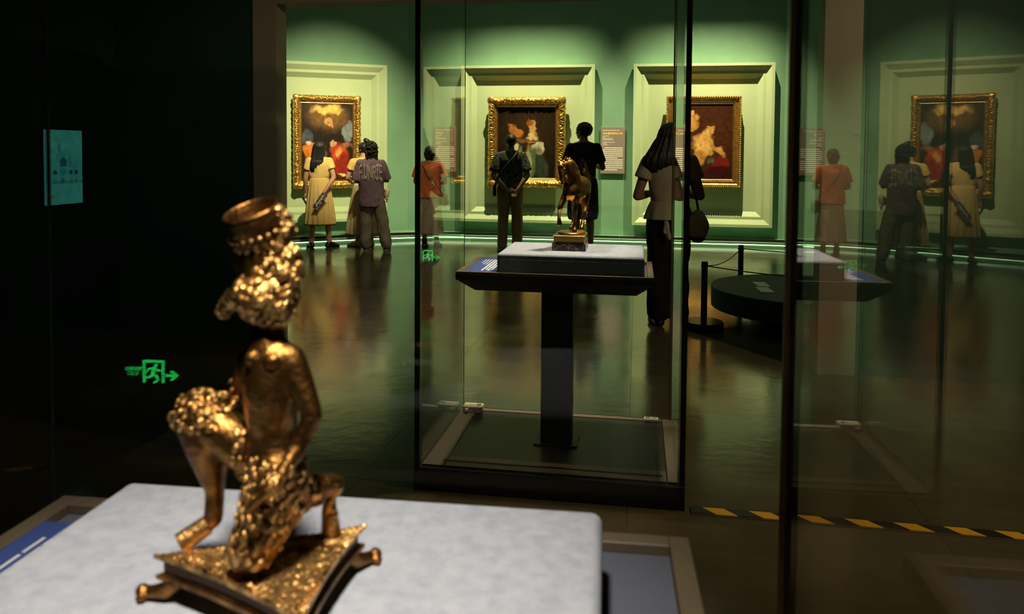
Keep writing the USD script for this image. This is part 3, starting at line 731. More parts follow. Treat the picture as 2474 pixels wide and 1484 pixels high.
tl = thing('backlit_print', 'dim teal backlit print of a domed building on the dark left wall', 'picture', (-3.999, 4.80, 1.35), 90)
g, c = grid(.365, .52, 90, 130, basilica); g.apply_translation((0, -.032, 0))
obj('print', g, 'glow_print', tl, smooth=False, paint=c)
obj('light_box', bx(-.1825, .1825, -.031, 0, -.26, .26, .002), BLACK, tl)

sg = thing('exit_sign', 'green running-man emergency exit sign low behind the viewer, seen mirrored in the glass', 'exit sign', (-2.13, -1.25, .40), 180)
SGE = emits('sign_green', (.015, 1.0, .16), 19.0)
obj('housing', bx(-.16, .17, .0015, .03, -.085, .085, .004), simple('sign_black', (.004, .005, .004), .5), sg)
fr = shapely.box(-.054, -.056, .054, .056).difference(shapely.box(-.042, -.06, .042, .043))
man_ = shapely.union_all([Point(-.012, .030).buffer(.0085), LineString([(-.004, .016), (.004, -.012)]).buffer(.0095), LineString([(-.006, .017), (-.024, .004), (-.036, .006)]).buffer(.0045), LineString([(.004, .016), (.024, .012), (.034, -.004)]).buffer(.0048),
                          LineString([(.002, -.014), (-.016, -.026), (-.022, -.044), (-.004, -.054)]).buffer(.0062), LineString([(.006, -.014), (.014, -.028), (.036, -.030)]).buffer(.006)])
arrow = Polygon([(-.128, 0), (-.098, .024), (-.082, .024), (-.097, .007), (-.060, .007), (-.060, -.007), (-.097, -.007), (-.082, -.024), (-.098, -.024)])


def lit(poly):
    return upright(trimesh.util.concatenate([trimesh.creation.extrude_polygon(q, .001, engine='earcut') for q in getattr(poly, 'geoms', [poly])]))


obj('door_frame', lit(fr), SGE, sg, smooth=False); obj('running_figure', lit(man_), SGE, sg, smooth=False); obj('arrow', place(lit(arrow), (0, 0, -.018)), SGE, sg, smooth=False)
obj('lettering', cat(place(upright(glyphs('安全出口', .021)), (.060, 0, .004)), place(upright(meshkit.text_mesh('EXIT', .018, .001)), (.078, 0, -.022))), SGE, sg, smooth=False)

# ------------------------------------------------------------------ the two bronzes
def scatter(mesh, n, seed, keep=None):
    p, fi = trimesh.sample.sample_surface(mesh, n*6, seed=seed); p = np.asarray(p); nn = mesh.face_normals[fi]
    if keep is not None:
        k = keep(p, nn); p, nn = p[k], nn[k]
    return p[:n], nn[:n]


def beads(p, nn, r, seed, flow=None, stretch=1.0, sink=.25, sub=1, flat=.75):
    """little rounded curls lying on a surface, stretched along flow"""
    R, out, base = np.random.default_rng(seed), [], trimesh.creation.icosphere(sub, 1.0)
    for q, n in zip(p, nn):
        f = np.asarray(flow if flow is not None else R.normal(size=3), float)+R.normal(size=3)*(.35 if flow is not None else 0); f -= n*(f@n); f /= np.linalg.norm(f)+1e-9
        b = np.cross(n, f); s = r*R.uniform(.7, 1.35)
        v = base.vertices; V = v[:, :1]*f*s*stretch+v[:, 1:2]*b*s+v[:, 2:3]*n*s*flat
        out.append(trimesh.Trimesh(V+q+n*s*(.4-sink), base.faces, process=False))
    return trimesh.util.concatenate(out)


def tri_poly(pts, inset, bulge):
    P = np.array(pts, float); c = P.mean(0); out = []
    Q = [c+(p-c)*(1-inset/np.linalg.norm(p-c)) for p in P]
    for a, b in zip(Q, Q[1:]+Q[:1]):
        m = (c-(a+b)/2); m /= np.linalg.norm(m)
        for t in np.linspace(0, 1, 14)[:-1]:
            out.append(a+(b-a)*t+m*bulge*4*t*(1-t))
    return Polygon(out)


sat = thing('bronze_statuette', 'kneeling bronze satyr with a cup on its head, large in the foreground', 'statue', (-.35, .70, 1.025))
TRI = [(-.126, -.010), (.0685, -.088), (.063, .088)]
# base: ground plate with rough earth, cove, moulding, three claw feet
g = prism(tri_poly(TRI, 0, .006), .0425, .0465); g = g.subdivide_to_size(.0035); v = g.vertices.copy(); k = v[:, 2] > .0464
hat = np.sin((v[:, 0]*.8+v[:, 1]*1.1)*900+6*meshkit.noise(v*60))*.5+np.sin((v[:, 0]*1.0-v[:, 1]*.5)*700+5*meshkit.noise(v*50+7))*.5
v[k, 2] += .0030*(meshkit.fbm(v[k]*160, 3, 3)-.45)*1.6+.0011*hat[k]; g.vertices = v
obj('ground_plate', g, BRONZE_FUR, sat, smooth=35)
obj('cove', prism(tri_poly(TRI, .011, .006), .0275, .0426), simple('dark_bronze', (.05, .032, .018), .4, 1.0), sat)
obj('moulding', cat(prism(tri_poly(TRI, .002, .006), .0215, .0262), prism(tri_poly(TRI, .007, .006), .0262, .0285)), BRONZE, sat)
cen = np.mean(np.array(TRI), 0)
for q in TRI:
    q = np.array(q); d = (q-cen)/np.linalg.norm(q-cen); e = np.array([-d[1], d[0]])
    f = lambda a, b, z: (q[0]+d[0]*a+e[0]*b, q[1]+d[1]*a+e[1]*b, z)
    foot = union([chain((f(-.026, 0, .022), .0085), (f(-.014, 0, .011), .0085), (f(.004, 0, .0075), .0062)), sph(f(.012, 0, .0078), .0076), sph(f(.009, .007, .0055), .0052), sph(f(.009, -.007, .0055), .0052)])
    obj('claw_foot', organic(foot, .0022, 4), BRONZE, sat, smooth=True)
J = dict(hipR=((0.0017, 0.0041, 0.1372), 0.0272), kneeR=((-0.012, -0.026, 0.069), 0.0215), calfR=((0.006, 0.021, 0.106), 0.0215), hockR=((0.0391, 0.0600, 0.1011), 0.0092), shkR=((0.0315, 0.0620, 0.0830), 0.0060), fetR=((0.0300, 0.0630, 0.0700), 0.0086), pasR=((0.0310, 0.0625, 0.0640), 0.0070), hoofR=((0.0335, 0.0610, 0.0580), 0.0098), hoofRt=((0.0330, 0.0590, 0.0510), 0.0104),
         hipL=((-0.0209, 0.0206, 0.1351), 0.0220), kneeL=((-0.0940, 0.0208, 0.1819), 0.0248), kneeL2=((-0.1057, 0.0187, 0.1775), 0.0160), calfL=((-0.0850, 0.0215, 0.1563), 0.0240), ankL=((-0.0787, 0.0250, 0.1006), 0.0096), hockL=((-0.0800, 0.0235, 0.0720), 0.0102), pastL=((-0.0860, 0.0190, 0.0650), 0.0066), hoofL=((-0.0935, 0.0130, 0.0625), 0.0098), hoofLt=((-0.1075, 0.0050, 0.0555), 0.0100),
         pelvis=((-0.0048, 0.0084, 0.1455), 0.0257), waist=((-0.0084, 0.0140, 0.1726), 0.0234), chest=((-0.0064, 0.0062, 0.2216), 0.0265), chest2=((-0.0268, 0.0331, 0.2166), 0.0245), upback=((-0.0080, 0.0072, 0.2480), 0.0210),
         shL=((-0.0452, 0.0360, 0.2374), 0.0138), elL=((-0.0629, 0.0465, 0.1907), 0.0097), wrL=((-0.0640, 0.0370, 0.1740), 0.0074), hdL=((-0.070, .026, .196), .0075),
         shR=((0.0146, 0.0056, 0.2470), 0.0160), uaR=((0.0284, 0.0017, 0.2208), 0.0132), elR=((0.0413, -0.0023, 0.1966), 0.0101), faR=((0.0303, -0.0103, 0.1677), 0.0095), wrR=((0.0224, -0.0330, 0.1479), 0.0062), hdR=((0.0145, -0.0425, 0.1370), 0.0074),
         neck=((-0.0181, 0.0170, 0.2831), 0.0160), head=((-0.0200, 0.0180, 0.3480), 0.0255), headT=((-0.0190, 0.0194, 0.3360), 0.0230), face=((-0.0440, 0.0270, 0.3580), 0.0170), jaw=((-0.0470, 0.0320, 0.3370), 0.0130))
C = lambda *n: chain(*[J[k] for k in n])
fing = []
hb = np.array(J['hdR'][0])
for i, (dx, L) in enumerate(((-.005, .017), (-.001, .0195), (.003, .0185), (.0068, .0145))):
    a = hb+np.array([dx*.7, -.004, dx*.5+.002]); b = a+np.array([-.010, -.0035, -.011])*L/.0195; c2 = b+np.array([-.008, .002, -.010])*L/.0195
    fing.append(chain((a, .0030), (b, .0027), (c2, .0022)))
fing.append(chain((hb+np.array([.004, .004, .004]), .003), (hb+np.array([-.008, .006, .001]), .0026), (hb+np.array([-.015, .004, -.005]), .0022)))
body = union([hull(J['hipR'], J['kneeR']), hull(J['hipR'], J['calfR']), hull(J['calfR'], J['kneeR']), C('calfR', 'hockR', 'shkR', 'fetR', 'pasR'), hull(J['hipR'], J['hipL'], J['pelvis']), C('hipL', 'kneeL'), hull(J['kneeL'], J['kneeL2'], J['calfL']), C('calfL', 'ankL', 'hockL', 'pastL'),
              hull(J['pelvis'], J['waist'], J['hipL']), hull(J['waist'], J['chest'], J['chest2']), hull(J['chest'], J['chest2'], J['upback'], J['shL'], J['shR']), C('shL', 'elL', 'wrL', 'hdL'), C('shR', 'uaR', 'elR', 'faR', 'wrR', 'hdR'), C('upback', 'neck', 'head'), hull(J['head'], J['headT'], J['face']), hull(J['face'], J['jaw'], J['head']),
              sph((-.0620, .0350, .3500), .0050), sph((-.0580, .0320, .3640), .0058), sph((-.0570, .0360, .3360), .0050), sph((-.034, .0040, .348), .0058, (1, .6, 1.3)), sph((-.018, -.010, .2520), .0075), sph((.0035, -.0095, .2500), .0085), *fing])


def furry(v):
    leg = np.clip((.150-v[:, 2])/.02, 0, 1)*np.clip((v[:, 2]-.052)/.012, 0, 1)*np.clip((v[:, 0]+.062)/.02, 0, 1)
    knee = np.clip((v[:, 2]-.166)/.012, 0, 1)*np.clip((-.052-v[:, 0])/.012, 0, 1)
    w = np.clip(leg+knee, 0, 1)
    muscle = (meshkit.fbm(v*26+4, 2, 9)-.5)*.0022
    return w*(meshkit.fbm(v*np.array([150, 150, 95]), 3, 5)-.45)*.0075+(1-w)*muscle


bd = organic(body, .0024, 9, furry)
obj('figure', bd, BRONZE, sat, smooth=True)
p, n = scatter(bd, 340, 3, lambda p, n: ((p[:, 2] < .152) & (p[:, 2] > .058) & (p[:, 0] > -.045) & (p[:, 0] < .034) & (p[:, 1] < .05) & (np.linalg.norm(p-np.array([.006, -.046, .129]), axis=1) > .021)))
t1 = beads(p, n, .0024, 4, flow=(-.15, -.3, -1), stretch=2.1, sink=.32)
p, n = scatter(bd, 240, 5, lambda p, n: (p[:, 2] > .172) & (p[:, 0] < -.060) & (p[:, 2] < .215))
t2 = beads(p, n, .0027, 6, flow=(-.6, -.2, -.5), stretch=1.5, sink=.3)
p, n = scatter(bd, 44, 8, lambda p, n: (p[:, 2] > .128) & (p[:, 2] < .172) & (p[:, 0] < -.034) & (p[:, 0] > -.056))
t3 = beads(p, n, .0030, 9, flow=(-.1, -.2, -1), stretch=1.5)
tag(obj('fur_tufts', trimesh.util.concatenate([t1, t2, t3]), BRONZE_FUR, sat, smooth=True), kind='stuff')
def hoof(a, b, ra, rb):
    a, b = np.array(a, float), np.array(b, float); L = np.linalg.norm(b-a)
    m = tri(Manifold.batch_hull([Manifold.cylinder(L*.86, rb*.96, ra, 28).translate((0, 0, L*.08)), Manifold.cylinder(L, rb, ra*.8, 28)]))
    m.apply_transform(trimesh.geometry.align_vectors((0, 0, -1), (b-a)/L)); m.apply_translation(b); obj('hoof', m, BRONZE_FUR, sat, smooth=40)


hoof((-.0835, .0205, .0670), (-.1060, .0060, .0515), .0098, .0112)
hoof((.0315, .0620, .0690), (.0338, .0600, .0475), .0086, .0104)
# hair: a mass of curls on the back of the head, a long lock falling to the left
hm = organic(union([sph((-.0135, .0120, .3130), .0305, (1, .95, .78)), hull(((-.004, .008, .300), .0200), ((-.030, .020, .302), .0180)), hull(((.006, .014, .332), .016), ((-.012, .012, .336), .018)), hull(((.007, .016, .332), .015), ((.004, .016, .352), .0125))]), .003, 4)
p, n = scatter(hm, 300, 11, lambda p, n: (p[:, 0] > -.046) & (p[:, 1] < .03))
obj('hair', cat(hm, beads(p, n, .0033, 12, flow=(-.35, 0, -1), stretch=1.75, sink=.22, flat=.95)), BRONZE_FUR, sat, smooth=True)
obj('beard_lock', organic(union([chain(((-.030, .016, .322), .0125), ((-.048, .022, .309), .0125), ((-.0630, .0270, .2970), .0095)), sph((-.0690, .0280, .2885), .0088)]), .002, 4, lambda v: .0016*(np.sin(v[:, 2]*900+v[:, 0]*500)*.5+meshkit.noise(v*240)-.5)), BRONZE_FUR, sat, smooth=True)
# cup, leaning to the left and to the viewer
prof = [(0, -.006), (.017, -.006), (.0240, .000), (.0278, .007), (.0290, .0135), (.0285, .0165), (.0300, .020), (.0304, .026), (.0294, .0325), (.0278, .0365), (.0284, .0385), (.0272, .0402), (.0246, .0388), (.0228, .031), (.0205, .021), (.012, .0155), (0, .014)]
cup = lathe(prof, 56)
bs = [place(trimesh.creation.icosphere(1, .0030), (.0292*math.cos(a), .0292*math.sin(a), .0165)) for a in np.arange(22)*2*np.pi/22]
lf = [place(trimesh.creation.icosphere(1, 1.0).apply_scale((.0035, .0042, .0062)), (.0265*math.cos(a), .0265*math.sin(a), .0065), math.degrees(a)) for a in (np.arange(16)+.5)*2*np.pi/16]
T = trimesh.transformations; Rm = T.rotation_matrix(math.radians(-12), (0, 1, 0)) @ T.rotation_matrix(math.radians(20), (1, 0, 0))
axis = Rm[:3, 2]; base = np.array([-.0283, .0098, .3955])-axis*.0385
for nm, m, mt in (('cup', cup, BRONZE), ('bead_ring', trimesh.util.concatenate(bs), BRONZE_FUR), ('leaf_ring', trimesh.util.concatenate(lf), BRONZE_FUR)):
    m = m.copy(); m.apply_transform(Rm); m.apply_translation(base); obj(nm, m, mt, sat, smooth=50)
wreath = [hull((base-axis*.004+np.array([.022*math.cos(a), .022*math.sin(a), -.004]), .0072), (base-axis*.004+np.array([.022*math.cos(a+.5), .022*math.sin(a+.5), -.004]), .0072)) for a in np.arange(0, 6.28, .52)]
wm = organic(union(wreath), .0025, 3)
wm = cat(wm, organic(union([hull(((.000, .010, .358), .010), ((.008, .014, .378), .0085)), hull(((.008, .014, .378), .008), ((.000, .012, .396), .0065))]), .0025, 3))
p, n = scatter(wm, 120, 21, lambda p, n: p[:, 0] > -.04)
obj('wreath', cat(wm, beads(p, n, .0027, 22, stretch=1.3)), BRONZE_FUR, sat, smooth=True)

# horse
hs = thing('horse_statuette', 'gilded bronze horse with one foreleg raised on a dark marble base in the glass case', 'statue', (-.305, 3.60, 1.025))
MARB = usdkit.material(stage, '/World/Looks/dark_marble', {'t': ('texture_coordinate', {}), 'n': ('noise_texture', {'scale': 14, 'detail': 4}), 'v': ('voronoi_texture', {'feature': 'distance_to_edge', 'scale': 13}), 'ad': ('vector_math', {'math_type': 'add'}), 'sc': ('vector_math', {'math_type': 'scale', 'scale': .12}), 'r': ('rgb_ramp', {'ramp': [(0, (.42, .25, .17)), (.018, (.12, .06, .04)), (.05, (.012, .009, .008))]}), 'p': ('principled_bsdf', {'roughness': .25})},
                       [('t.object', 'n.vector'), ('n.color', 'sc.vector1'), ('sc.vector', 'ad.vector1'), ('t.object', 'ad.vector2'), ('ad.vector', 'v.vector'), ('v.distance', 'r.fac'), ('r.color', 'p.base_color')], surface='p.BSDF')
obj('marble_block', bx(-.0775, .0775, -.085, .105, 0, .037, .0015), MARB, hs)
gb = union([bx(-.071, .071, -.078, .098, .037, .068, .002), bx(-.075, .075, -.082, .102, .037, .042, .002), bx(-.075, .075, -.082, .102, .0655, .0705, .002)])
obj('gilt_block', tri(gb), GILTMET, hs, smooth=30)
d = lathe([(0, .0705), (.98, .0705), (1, .0725), (1, .080), (.97, .082), (0, .082)], 56); d.vertices *= np.array([.066, .088, 1]); d.apply_translation((.004, .012, 0)); obj('oval_plate', d, GILTMET, hs, smooth=35)
H = lambda *a: chain(*a)
barrel = hull(((.002, -.002, .276), .043), ((.020, .068, .282), .050), ((.038, .145, .290), .050))
parts = [barrel, hull(((-.002, -.012, .266), .038), ((.006, .012, .310), .042), ((.020, .07, .292), .044)), hull(((.038, .148, .294), .047), ((.046, .175, .268), .038)),
         hull(((.006, .010, .310), .042), ((-.012, -.010, .362), .036), ((.016, .024, .335), .030)), hull(((-.012, -.010, .362), .036), ((-.026, -.026, .396), .026), ((-.006, -.008, .398), .0265)),
         hull(((-.030, -.032, .394), .022), ((-.044, -.044, .386), .0165), ((-.036, -.052, .352), .0165)), hull(((-.038, -.052, .354), .0155), ((-.033, -.066, .322), .0115)), hull(((-.034, -.066, .322), .0125), ((-.032, -.070, .312), .0105)),
         hull(((-.044, -.034, .404), .007), ((-.060, -.038, .416), .0024)), hull(((-.020, -.034, .412), .007), ((-.022, -.040, .432), .0024)),
         sph((-.053, -.052, .378), .0046), sph((-.026, -.058, .378), .0046), sph((-.041, -.078, .316), .0032), sph((-.026, -.080, .316), .0032),
         # raised foreleg
         H(((-.022, -.012, .256), .022), ((-.034, -.030, .226), .0155), ((-.046, -.052, .198), .0125), ((-.050, -.044, .168), .0085), ((-.051, -.036, .142), .0085), ((-.049, -.034, .128), .0115), ((-.048, -.036, .118), .0125)),
         # standing foreleg
         H(((.022, -.010, .250), .024), ((.023, -.014, .205), .0135), ((.022, -.022, .172), .0115), ((.023, -.024, .128), .0078), ((.023, -.026, .106), .0095), ((.022, -.036, .092), .0115), ((.022, -.038, .0875), .0125)),
         # hind legs
         H(((.030, .140, .250), .030), ((.008, .128, .205), .018), ((.006, .140, .170), .0120), ((.004, .118, .125), .0080), ((.002, .112, .106), .0092), ((-.002, .084, .092), .0115), ((-.002, .082, .0875), .0125)),
         H(((.054, .150, .250), .030), ((.054, .140, .205), .019), ((.056, .156, .168), .0120), ((.051, .146, .126), .0080), ((.049, .142, .108), .0095), ((.048, .088, .0935), .0020), ((.047, .088, .0905), .002)) if False else
         H(((.054, .150, .250), .030), ((.054, .136, .205), .019), ((.056, .150, .168), .0120), ((.050, .130, .130), .0080), ((.049, .112, .112), .0095), ((.047, .088, .095), .0110), ((.046, .082, .0875), .0122))]
hb2 = organic(union(parts), .0042, 8, lambda v: (meshkit.fbm(v*34, 3, 2)-.5)*.0038)
obj('body', hb2, HORSE_B, hs, smooth=True)
mane = organic(union([chain(((-.026, -.030, .418), .008), ((-.006, -.006, .422), .0095), ((.014, .012, .402), .0095), ((.028, .034, .366), .009), ((.034, .052, .338), .008)), chain(((-.030, -.040, .412), .007), ((-.038, -.056, .388), .0045))]), .003, 4, lambda v: .0016*np.sin(v[:, 0]*500+v[:, 2]*420))
obj('mane', mane, HORSE_B, hs, smooth=True)
obj('tail', organic(chain(((.052, .196, .292), .010), ((.060, .218, .262), .012), ((.062, .222, .205), .012), ((.060, .214, .155), .006)), .004, 4, lambda v: .0015*np.sin(v[:, 0]*700+v[:, 1]*500)), HORSE_B, hs, smooth=True)

# ------------------------------------------------------------------ visitors
V3 = lambda *a: np.array(a, float)


def folds(amp, fz=5.0, fx=16.0, seed=0):
    return lambda v: amp*2*(meshkit.fbm(np.stack([v[:, 0]*fx, v[:, 1]*fx, v[:, 2]*fz], 1)+seed*7.3, 3, seed)-.5)


def hand_parts(w, fdir, side_dir, curl, s=1.0, thumb=1):
    """palm, four fingers and a thumb; fdir: where the fingers point, side_dir: towards the thumb, curl: bend towards the palm's face"""
    f = V3(*fdir); f /= np.linalg.norm(f); t = V3(*side_dir); t -= f*(t@f); t /= np.linalg.norm(t); n = np.cross(t, f)
    out = [hull((w, .020*s), (w+f*.045*s+t*.026*s, .013*s), (w+f*.050*s-t*.026*s, .012*s)), hull((w+f*.02*s+t*.02*s, .015*s), (w+f*.055*s, .013*s))]
    for i, L in enumerate((.068, .076, .070, .055)):
        a = w+f*(.052-.003*abs(i-1))*s+t*(.027-.018*i)*s; out1 = [(a, .0092*s)]; d = f.copy(); q = a
        for k, fr in enumerate((.45, .32, .23)):
            ang = curl*(.55+.5*k); d = f*math.cos(ang)+n*math.sin(ang); q = q+d*L*fr*s; out1.append((q, (.0088-.0009*k)*s))
        out.append(chain(*out1))
    a = w+f*.012*s+t*.022*s; b = a+(t*.75+f*.6+n*.25)*.034*s; c = b+(f*.85+t*.15+n*.4)*.028*s
    out.append(chain((a, .0125*s), (b, .0100*s), (c, .0082*s)))
    return out


def head_parts(c, yaw, pitch=0.0):
    y, p = math.radians(yaw), math.radians(pitch)
    R = np.array([[math.cos(y), -math.sin(y), 0], [math.sin(y), math.cos(y), 0], [0, 0, 1]])@np.array([[1, 0, 0], [0, math.cos(p), -math.sin(p)], [0, math.sin(p), math.cos(p)]])
    P = lambda *a: tuple(c+R@V3(*a))
    S_ = lambda p_, r, s=(1, 1, 1): sph((0, 0, 0), r, s).transform(np.c_[R, np.array(P(*p_))])
    parts = [S_((0, -.012, .022), .078, (.96, 1.16, 1.0)), hull((P(0, .035, .000), .062), (P(0, .055, -.060), .034), (P(0, .070, -.078), .022)), hull((P(-.040, .030, -.045), .026), (P(.040, .030, -.045), .026), (P(0, .062, -.078), .022)),
             hull((P(0, .088, .012), .008), (P(0, .106, -.022), .0125)), hull((P(-.012, .094, -.026), .008), (P(.012, .094, -.026), .008)), hull((P(-.020, .086, -.050), .007), (P(.020, .086, -.050), .007), (P(0, .093, -.047), .008)),
             hull((P(-.045, .078, .026), .008), (P(-.016, .087, .024), .009)), hull((P(.045, .078, .026), .008), (P(.016, .087, .024), .009)),
             S_((-.030, .080, .008), .0125), S_((.030, .080, .008), .0125), S_((-.076, -.006, -.005), .030, (.30, .62, 1)), S_((.076, -.006, -.005), .030, (.30, .62, 1))]
    return parts, P, R


def foot_solid(an, toe, r, grow=0.0, flat=0.0):
    a, t = V3(*an), V3(*toe); d = t-a; d[2] = 0; d /= np.linalg.norm(d); e = V3(-d[1], d[0], 0)
    m = union([hull((a+V3(0, 0, 0), r+grow), (a-d*.035+V3(0, 0, -a[2]+.035), .034+grow), (a+d*.06+V3(0, 0, -a[2]+.045), .036+grow)), hull((a+d*.05+V3(0, 0, -a[2]+.040), .036+grow), (a+d*.12+e*.022+V3(0, 0, -a[2]+.026), .025+grow), (a+d*.12-e*.022+V3(0, 0, -a[2]+.026), .024+grow), (a+d*.165+V3(0, 0, -a[2]+.022), .020+grow))])
    return m.trim_by_plane((0, 0, 1), flat)


class Body:
    def __init__(s, H, pose):
        s.S, p = H/1.70, dict(hip=.92, lean=0.0)
        p.update(pose); s.p = p
        s.hip = {-1: V3(-.088, 0, .92), 1: V3(.088, 0, .92)}; s.sh = {-1: V3(-p.get('shw', .170), -.008, 1.385), 1: V3(p.get('shw', .170), -.008, 1.385)}
        s.an = {k: V3(*p['ankle'][k]) for k in (-1, 1)}; s.toe = {k: V3(*p['toe'][k]) for k in (-1, 1)}
        s.kn = {k: V3(*p['knee'][k]) if 'knee' in p else (s.hip[k]+s.an[k])/2+V3(0, .02, .03) for k in (-1, 1)}
        s.el = {k: V3(*p['elbow'][k]) for k in (-1, 1)}; s.wr = {k: V3(*p['wrist'][k]) for k in (-1, 1)}
        s.hc = V3(*p.get('head', (0, .015, 1.590)))

    def finish(s, m):
        m.vertices = m.vertices*s.S; return m

    def flesh(s, thin=1.0):
        q = s.p; hp, P, R = head_parts(s.hc, q.get('yaw', 0), q.get('pitch', 0)); s.P, s.R = P, R
        w = q.get('wide', 1.0)
        out = [hull(*[(V3(x*.085*w, 0, .925), .092*w) for x in (-1, 1)], *[(V3(x*.055*w, 0, 1.09), .086*w) for x in (-1, 1)]), hull(*[(V3(x*.055*w, 0, 1.09), .086*w) for x in (-1, 1)], *[(V3(x*.085*w, 0, 1.27), .088*w) for x in (-1, 1)]), hull(*[(V3(x*.085*w, 0, 1.27), .088*w) for x in (-1, 1)], *[(s.sh[x]-V3(x*.02, 0, 0), .050) for x in (-1, 1)], (V3(0, -.01, 1.43), .052)),
               hull((V3(0, -.012, 1.42), .058), (s.hc+V3(0, -.012, -.07), .050))]
        for k in (-1, 1):
            out += [chain((s.hip[k], .085*thin), (s.kn[k], .055*thin)), chain((s.kn[k], .054*thin), (s.kn[k]*.68+s.an[k]*.32+V3(0, -.014, 0), .053*thin), (s.an[k], .036)), foot_solid(s.an[k], s.toe[k], .036)]
            out += [chain((s.sh[k], .050), (s.el[k], .037), ((s.el[k]*.7+s.wr[k]*.3), .038), (s.wr[k], .025))]
            fd = q.get('fingers', {}).get(k); fd = V3(*fd) if fd is not None else (s.wr[k]-s.el[k])
            out += hand_parts(s.wr[k]+fd/np.linalg.norm(fd)*.015, fd, q.get('thumb', {}).get(k, (-k, .6, 0)), q.get('curl', {}).get(k, .45))
        return s.finish(organic(union(out+hp), .016, 4))

    def shirt(s, hem=.88, slack=.02, sleeve=.6, flare=1.0, hemw=.16, seed=0, hemd=.12, amp=.010, neck=.070, sl=.068, sleeves=True):
        w = s.p.get('wide', 1.0)
        E = lambda z, a, b, y=0: [V3(a*math.cos(t), y+b*math.sin(t), z) for t in np.arange(28)*2*np.pi/28]
        a1 = Manifold.hull_points(np.array(E(hem, hemw*w*flare, hemd*w)+E(1.12, .150*w+slack, .105*w+slack)))
        a2 = Manifold.hull_points(np.array(E(1.12, .150*w+slack, .105*w+slack)+E(1.29, .172*w+slack*.8, .112*w+slack*.7)))
        a3 = Manifold.hull_points(np.array(E(1.29, .172*w+slack*.8, .112*w+slack*.7)+E(1.33, .175*w+slack*.8, .108*w+slack*.6)+E(1.455, neck, .062, -.012)+[s.sh[k]+V3(k*.030, y, z) for k in (-1, 1) for y in (-.05, .05) for z in (.030, .005)]))
        ms = [a1, a2, a3]
        if sleeves:
            for k in (-1, 1):
                e = s.sh[k]+(s.el[k]-s.sh[k])*sleeve
                ms.append(hull((s.sh[k]+V3(0, 0, -.004), .066), (e, sl)).trim_by_plane(tuple((s.sh[k]-s.el[k])/np.linalg.norm(s.sh[k]-s.el[k])), float((e@(s.sh[k]-s.el[k]))/np.linalg.norm(s.sh[k]-s.el[k]))))
        return s.finish(organic(union(ms), .017, 5, folds(amp, 6, 12, seed)))

    def trousers(s, leg=.075, cuff=.062, end=.03, seed=0, amp=.011, waist=1.0, knee=None, w=None):
        ms = [hull(*[(V3(x*.080, 0, .935), .105) for x in (-1, 1)], *[(V3(x*.070, 0, waist), .090) for x in (-1, 1)]).trim_by_plane((0, 0, -1), -waist)]
        for k in (-1, 1):
            e = s.an[k]+V3(0, -.004, end-.08); ms.append(union([hull((s.hip[k]-V3(0, 0, .02), .104), (s.kn[k], knee or leg)), hull((s.kn[k], knee or leg), (e+V3(0, 0, .06), cuff))]).trim_by_plane((0, 0, 1), end))
        return s.finish(organic(union(ms), .017, 4, folds(amp, 7, 13, seed)))

    def skirt(s, top, hem, w0, d0, w1, d1, pleats=14, depth=.05, seed=0, sway=(0, 0)):
        R = np.random.default_rng(seed); ph = R.uniform(0, 6.28, 3); rings = []
        for t in np.linspace(0, 1, 26):
            z = hem+(top-hem)*t; u = 1-t; a = depth*(u**.8)
            fn = lambda g, a=a, u=u: 1+a*(np.sin(pleats*g+ph[0]+1.3*np.sin(2*g+ph[1]))*.6+.4*np.sin((pleats//2+1)*g+ph[2]+u))
            e = u**.75
            rings.append((V3(sway[0]*u, sway[1]*u, z), w0+(w1-w0)*e, d0+(d1-d0)*e, fn))
        m = loft(rings, 96); m.fix_normals(); return s.finish(m)

    def shoes(s, grow=.007):
        return [s.finish(organic(foot_solid(s.an[k], s.toe[k], .034, grow).trim_by_plane((0, 0, -1), -.085), .012, 2)) for k in (-1, 1)]

    def cap(s, grow=.014, low=-.03, seed=0, amp=.006, front=.040):
        """short hair: a shell over the skull, open at the face"""
        R4 = lambda p_, r, sc: sph((0, 0, 0), r, sc).transform(np.c_[s.R, np.array(s.P(*p_))])
        m = R4((0, -.014, .024), .078+grow, (.97, 1.15, 1.02))
        nrm = s.R@V3(0, -.80, .60); m = m.trim_by_plane(tuple(nrm), float(nrm@np.array(s.P(0, front, low))))
        return s.finish(organic(m, .009, 2, lambda v: amp*2*(meshkit.fbm(v*np.array([70, 70, 22]), 3, seed)-.4)))

    def bob(s, seed=0):
        R4 = lambda p_, r, sc: sph((0, 0, 0), r, sc).transform(np.c_[s.R, np.array(s.P(*p_))])
        m = union([R4((0, -.016, .022), .096, (.97, 1.12, 1.02)), hull((s.P(-.035, -.050, -.02), .062), (s.P(.035, -.050, -.02), .062), (s.P(-.030, -.045, -.085), .045), (s.P(.030, -.045, -.085), .045))])
        nrm = s.R@V3(0, -.93, .36); m = m.trim_by_plane(tuple(nrm), float(nrm@np.array(s.P(0, .045, -.02))))
        return s.finish(organic(m, .009, 3, lambda v: .012*(meshkit.fbm(v*np.array([70, 70, 16]), 3, seed)-.45)))

